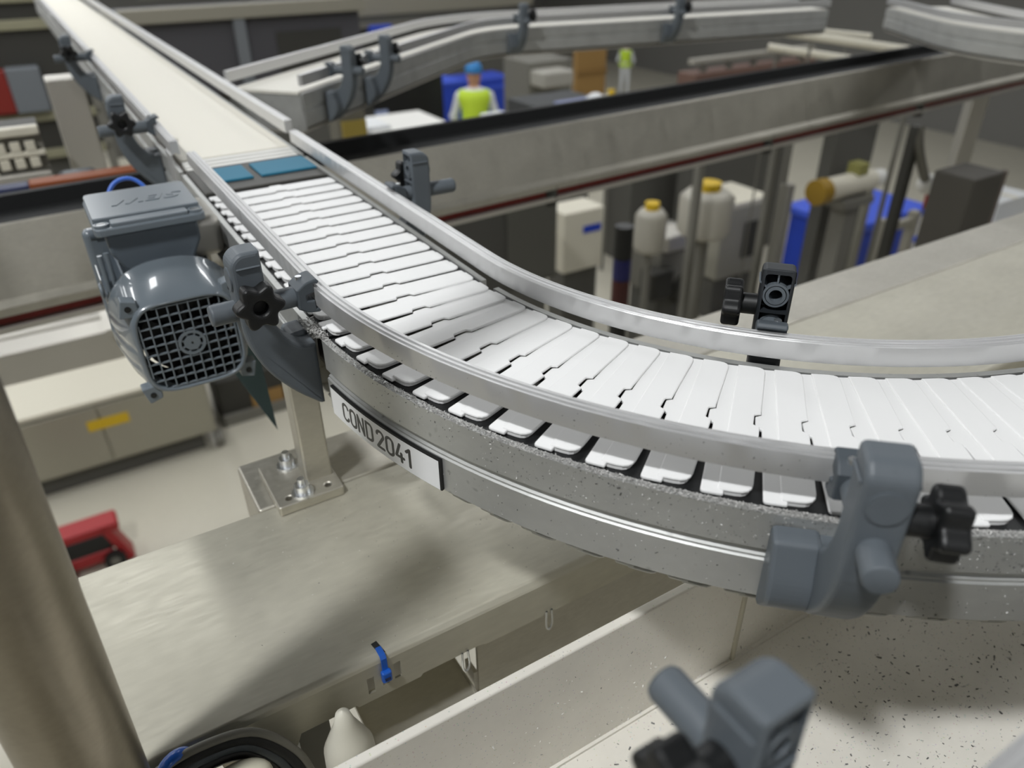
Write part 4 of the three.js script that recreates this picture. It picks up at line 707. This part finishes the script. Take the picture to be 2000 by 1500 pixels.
flakes('ledge_shavings', 'grey shavings heaped along the top edge of the curved beam', 6000, () => { const a = -57 + 66 * Math.pow(rnd(), .75), t = -.0919 + .0058 * rnd(), hp = .0003 + .0010 * rnd() * (1 - Math.abs(t + .0888) / .004); return { p: F(sigA(a), t, -.0031 + Math.max(0, hp)) }; }, [.0005, .0018], [.42, .24]);
flakes('face_shavings', 'fine shavings clinging to the outer face of the curved beam', 1500, () => { const a = -50 + 58 * Math.pow(rnd(), .55), s = sigA(a), u = rnd(); return { p: F(s, -.0922, u < .8 ? -.0035 - .027 * Math.pow(rnd(), 1.3) : -.042 - .028 * rnd()), face: sideDir(s).negate(), v: rnd() < .55 ? rr(.04, .16) : rr(.4, .8) }; }, [.0004, .0014]);
flakes('rail_specks', 'dark specks on the face of the outer guide rail', 130, () => { const a = -50 + 58 * Math.pow(rnd(), .6), s = sigA(a); return { p: F(s, -.0865, .0225 + .015 * Math.pow(rnd(), 1.6)), face: sideDir(s).negate(), v: rr(.03, .2) }; }, [.0003, .0010]);
flakes('joint_shavings', 'light shavings heaped at the beam joint behind the star knob', 500, () => ({ p: F(-.03 + .035 * rnd(), -.095 + .012 * rnd(), -.006 + .005 * rnd()) }), [.0006, .0022], [.5, .25]);
flakes('tray_specks', 'tiny light and dark specks scattered on the cable tray cover', 420, () => { const u = rnd(); return { p: ST(-.17 + .22 * rnd(), u < .75 ? -.16 + .32 * rnd() : -.3 + .6 * rnd(), TY + .0003), v: rnd() < .5 ? rr(.03, .12) : rr(.7, .95) }; }, [.0003, .0012]);
flakes('bin_shavings', 'dark and grey shavings scattered over the floor of the white bin', 5600, () => ({ p: ST(-.298 - .40 * Math.pow(rnd(), .8), -.1 + .95 * rnd(), -.3446), v: rnd() < .72 ? rr(.04, .26) : rr(.6, .9) }), [.0005, .0028]);
flakes('wall_shavings', 'pale curled shavings stuck on the wall of the white bin', 190, () => ({ p: ST(-.2936, -.12 + .45 * rnd(), -.34 + .11 * Math.pow(rnd(), 2.2)), face: d.clone().negate(), v: rnd() < .85 ? rr(.75, .95) : rr(.1, .3) }), [.0008, .0024]);
flakes('chute_shavings', 'pale specks on the dark chute plate', 160, () => { const z = rnd(); return { p: ST(-.29 + .1 * z, -.13 + .095 * rnd(), -.3668), v: rr(.6, .95) }; }, [.0004, .0014]);
renderer.render(scene, camera);
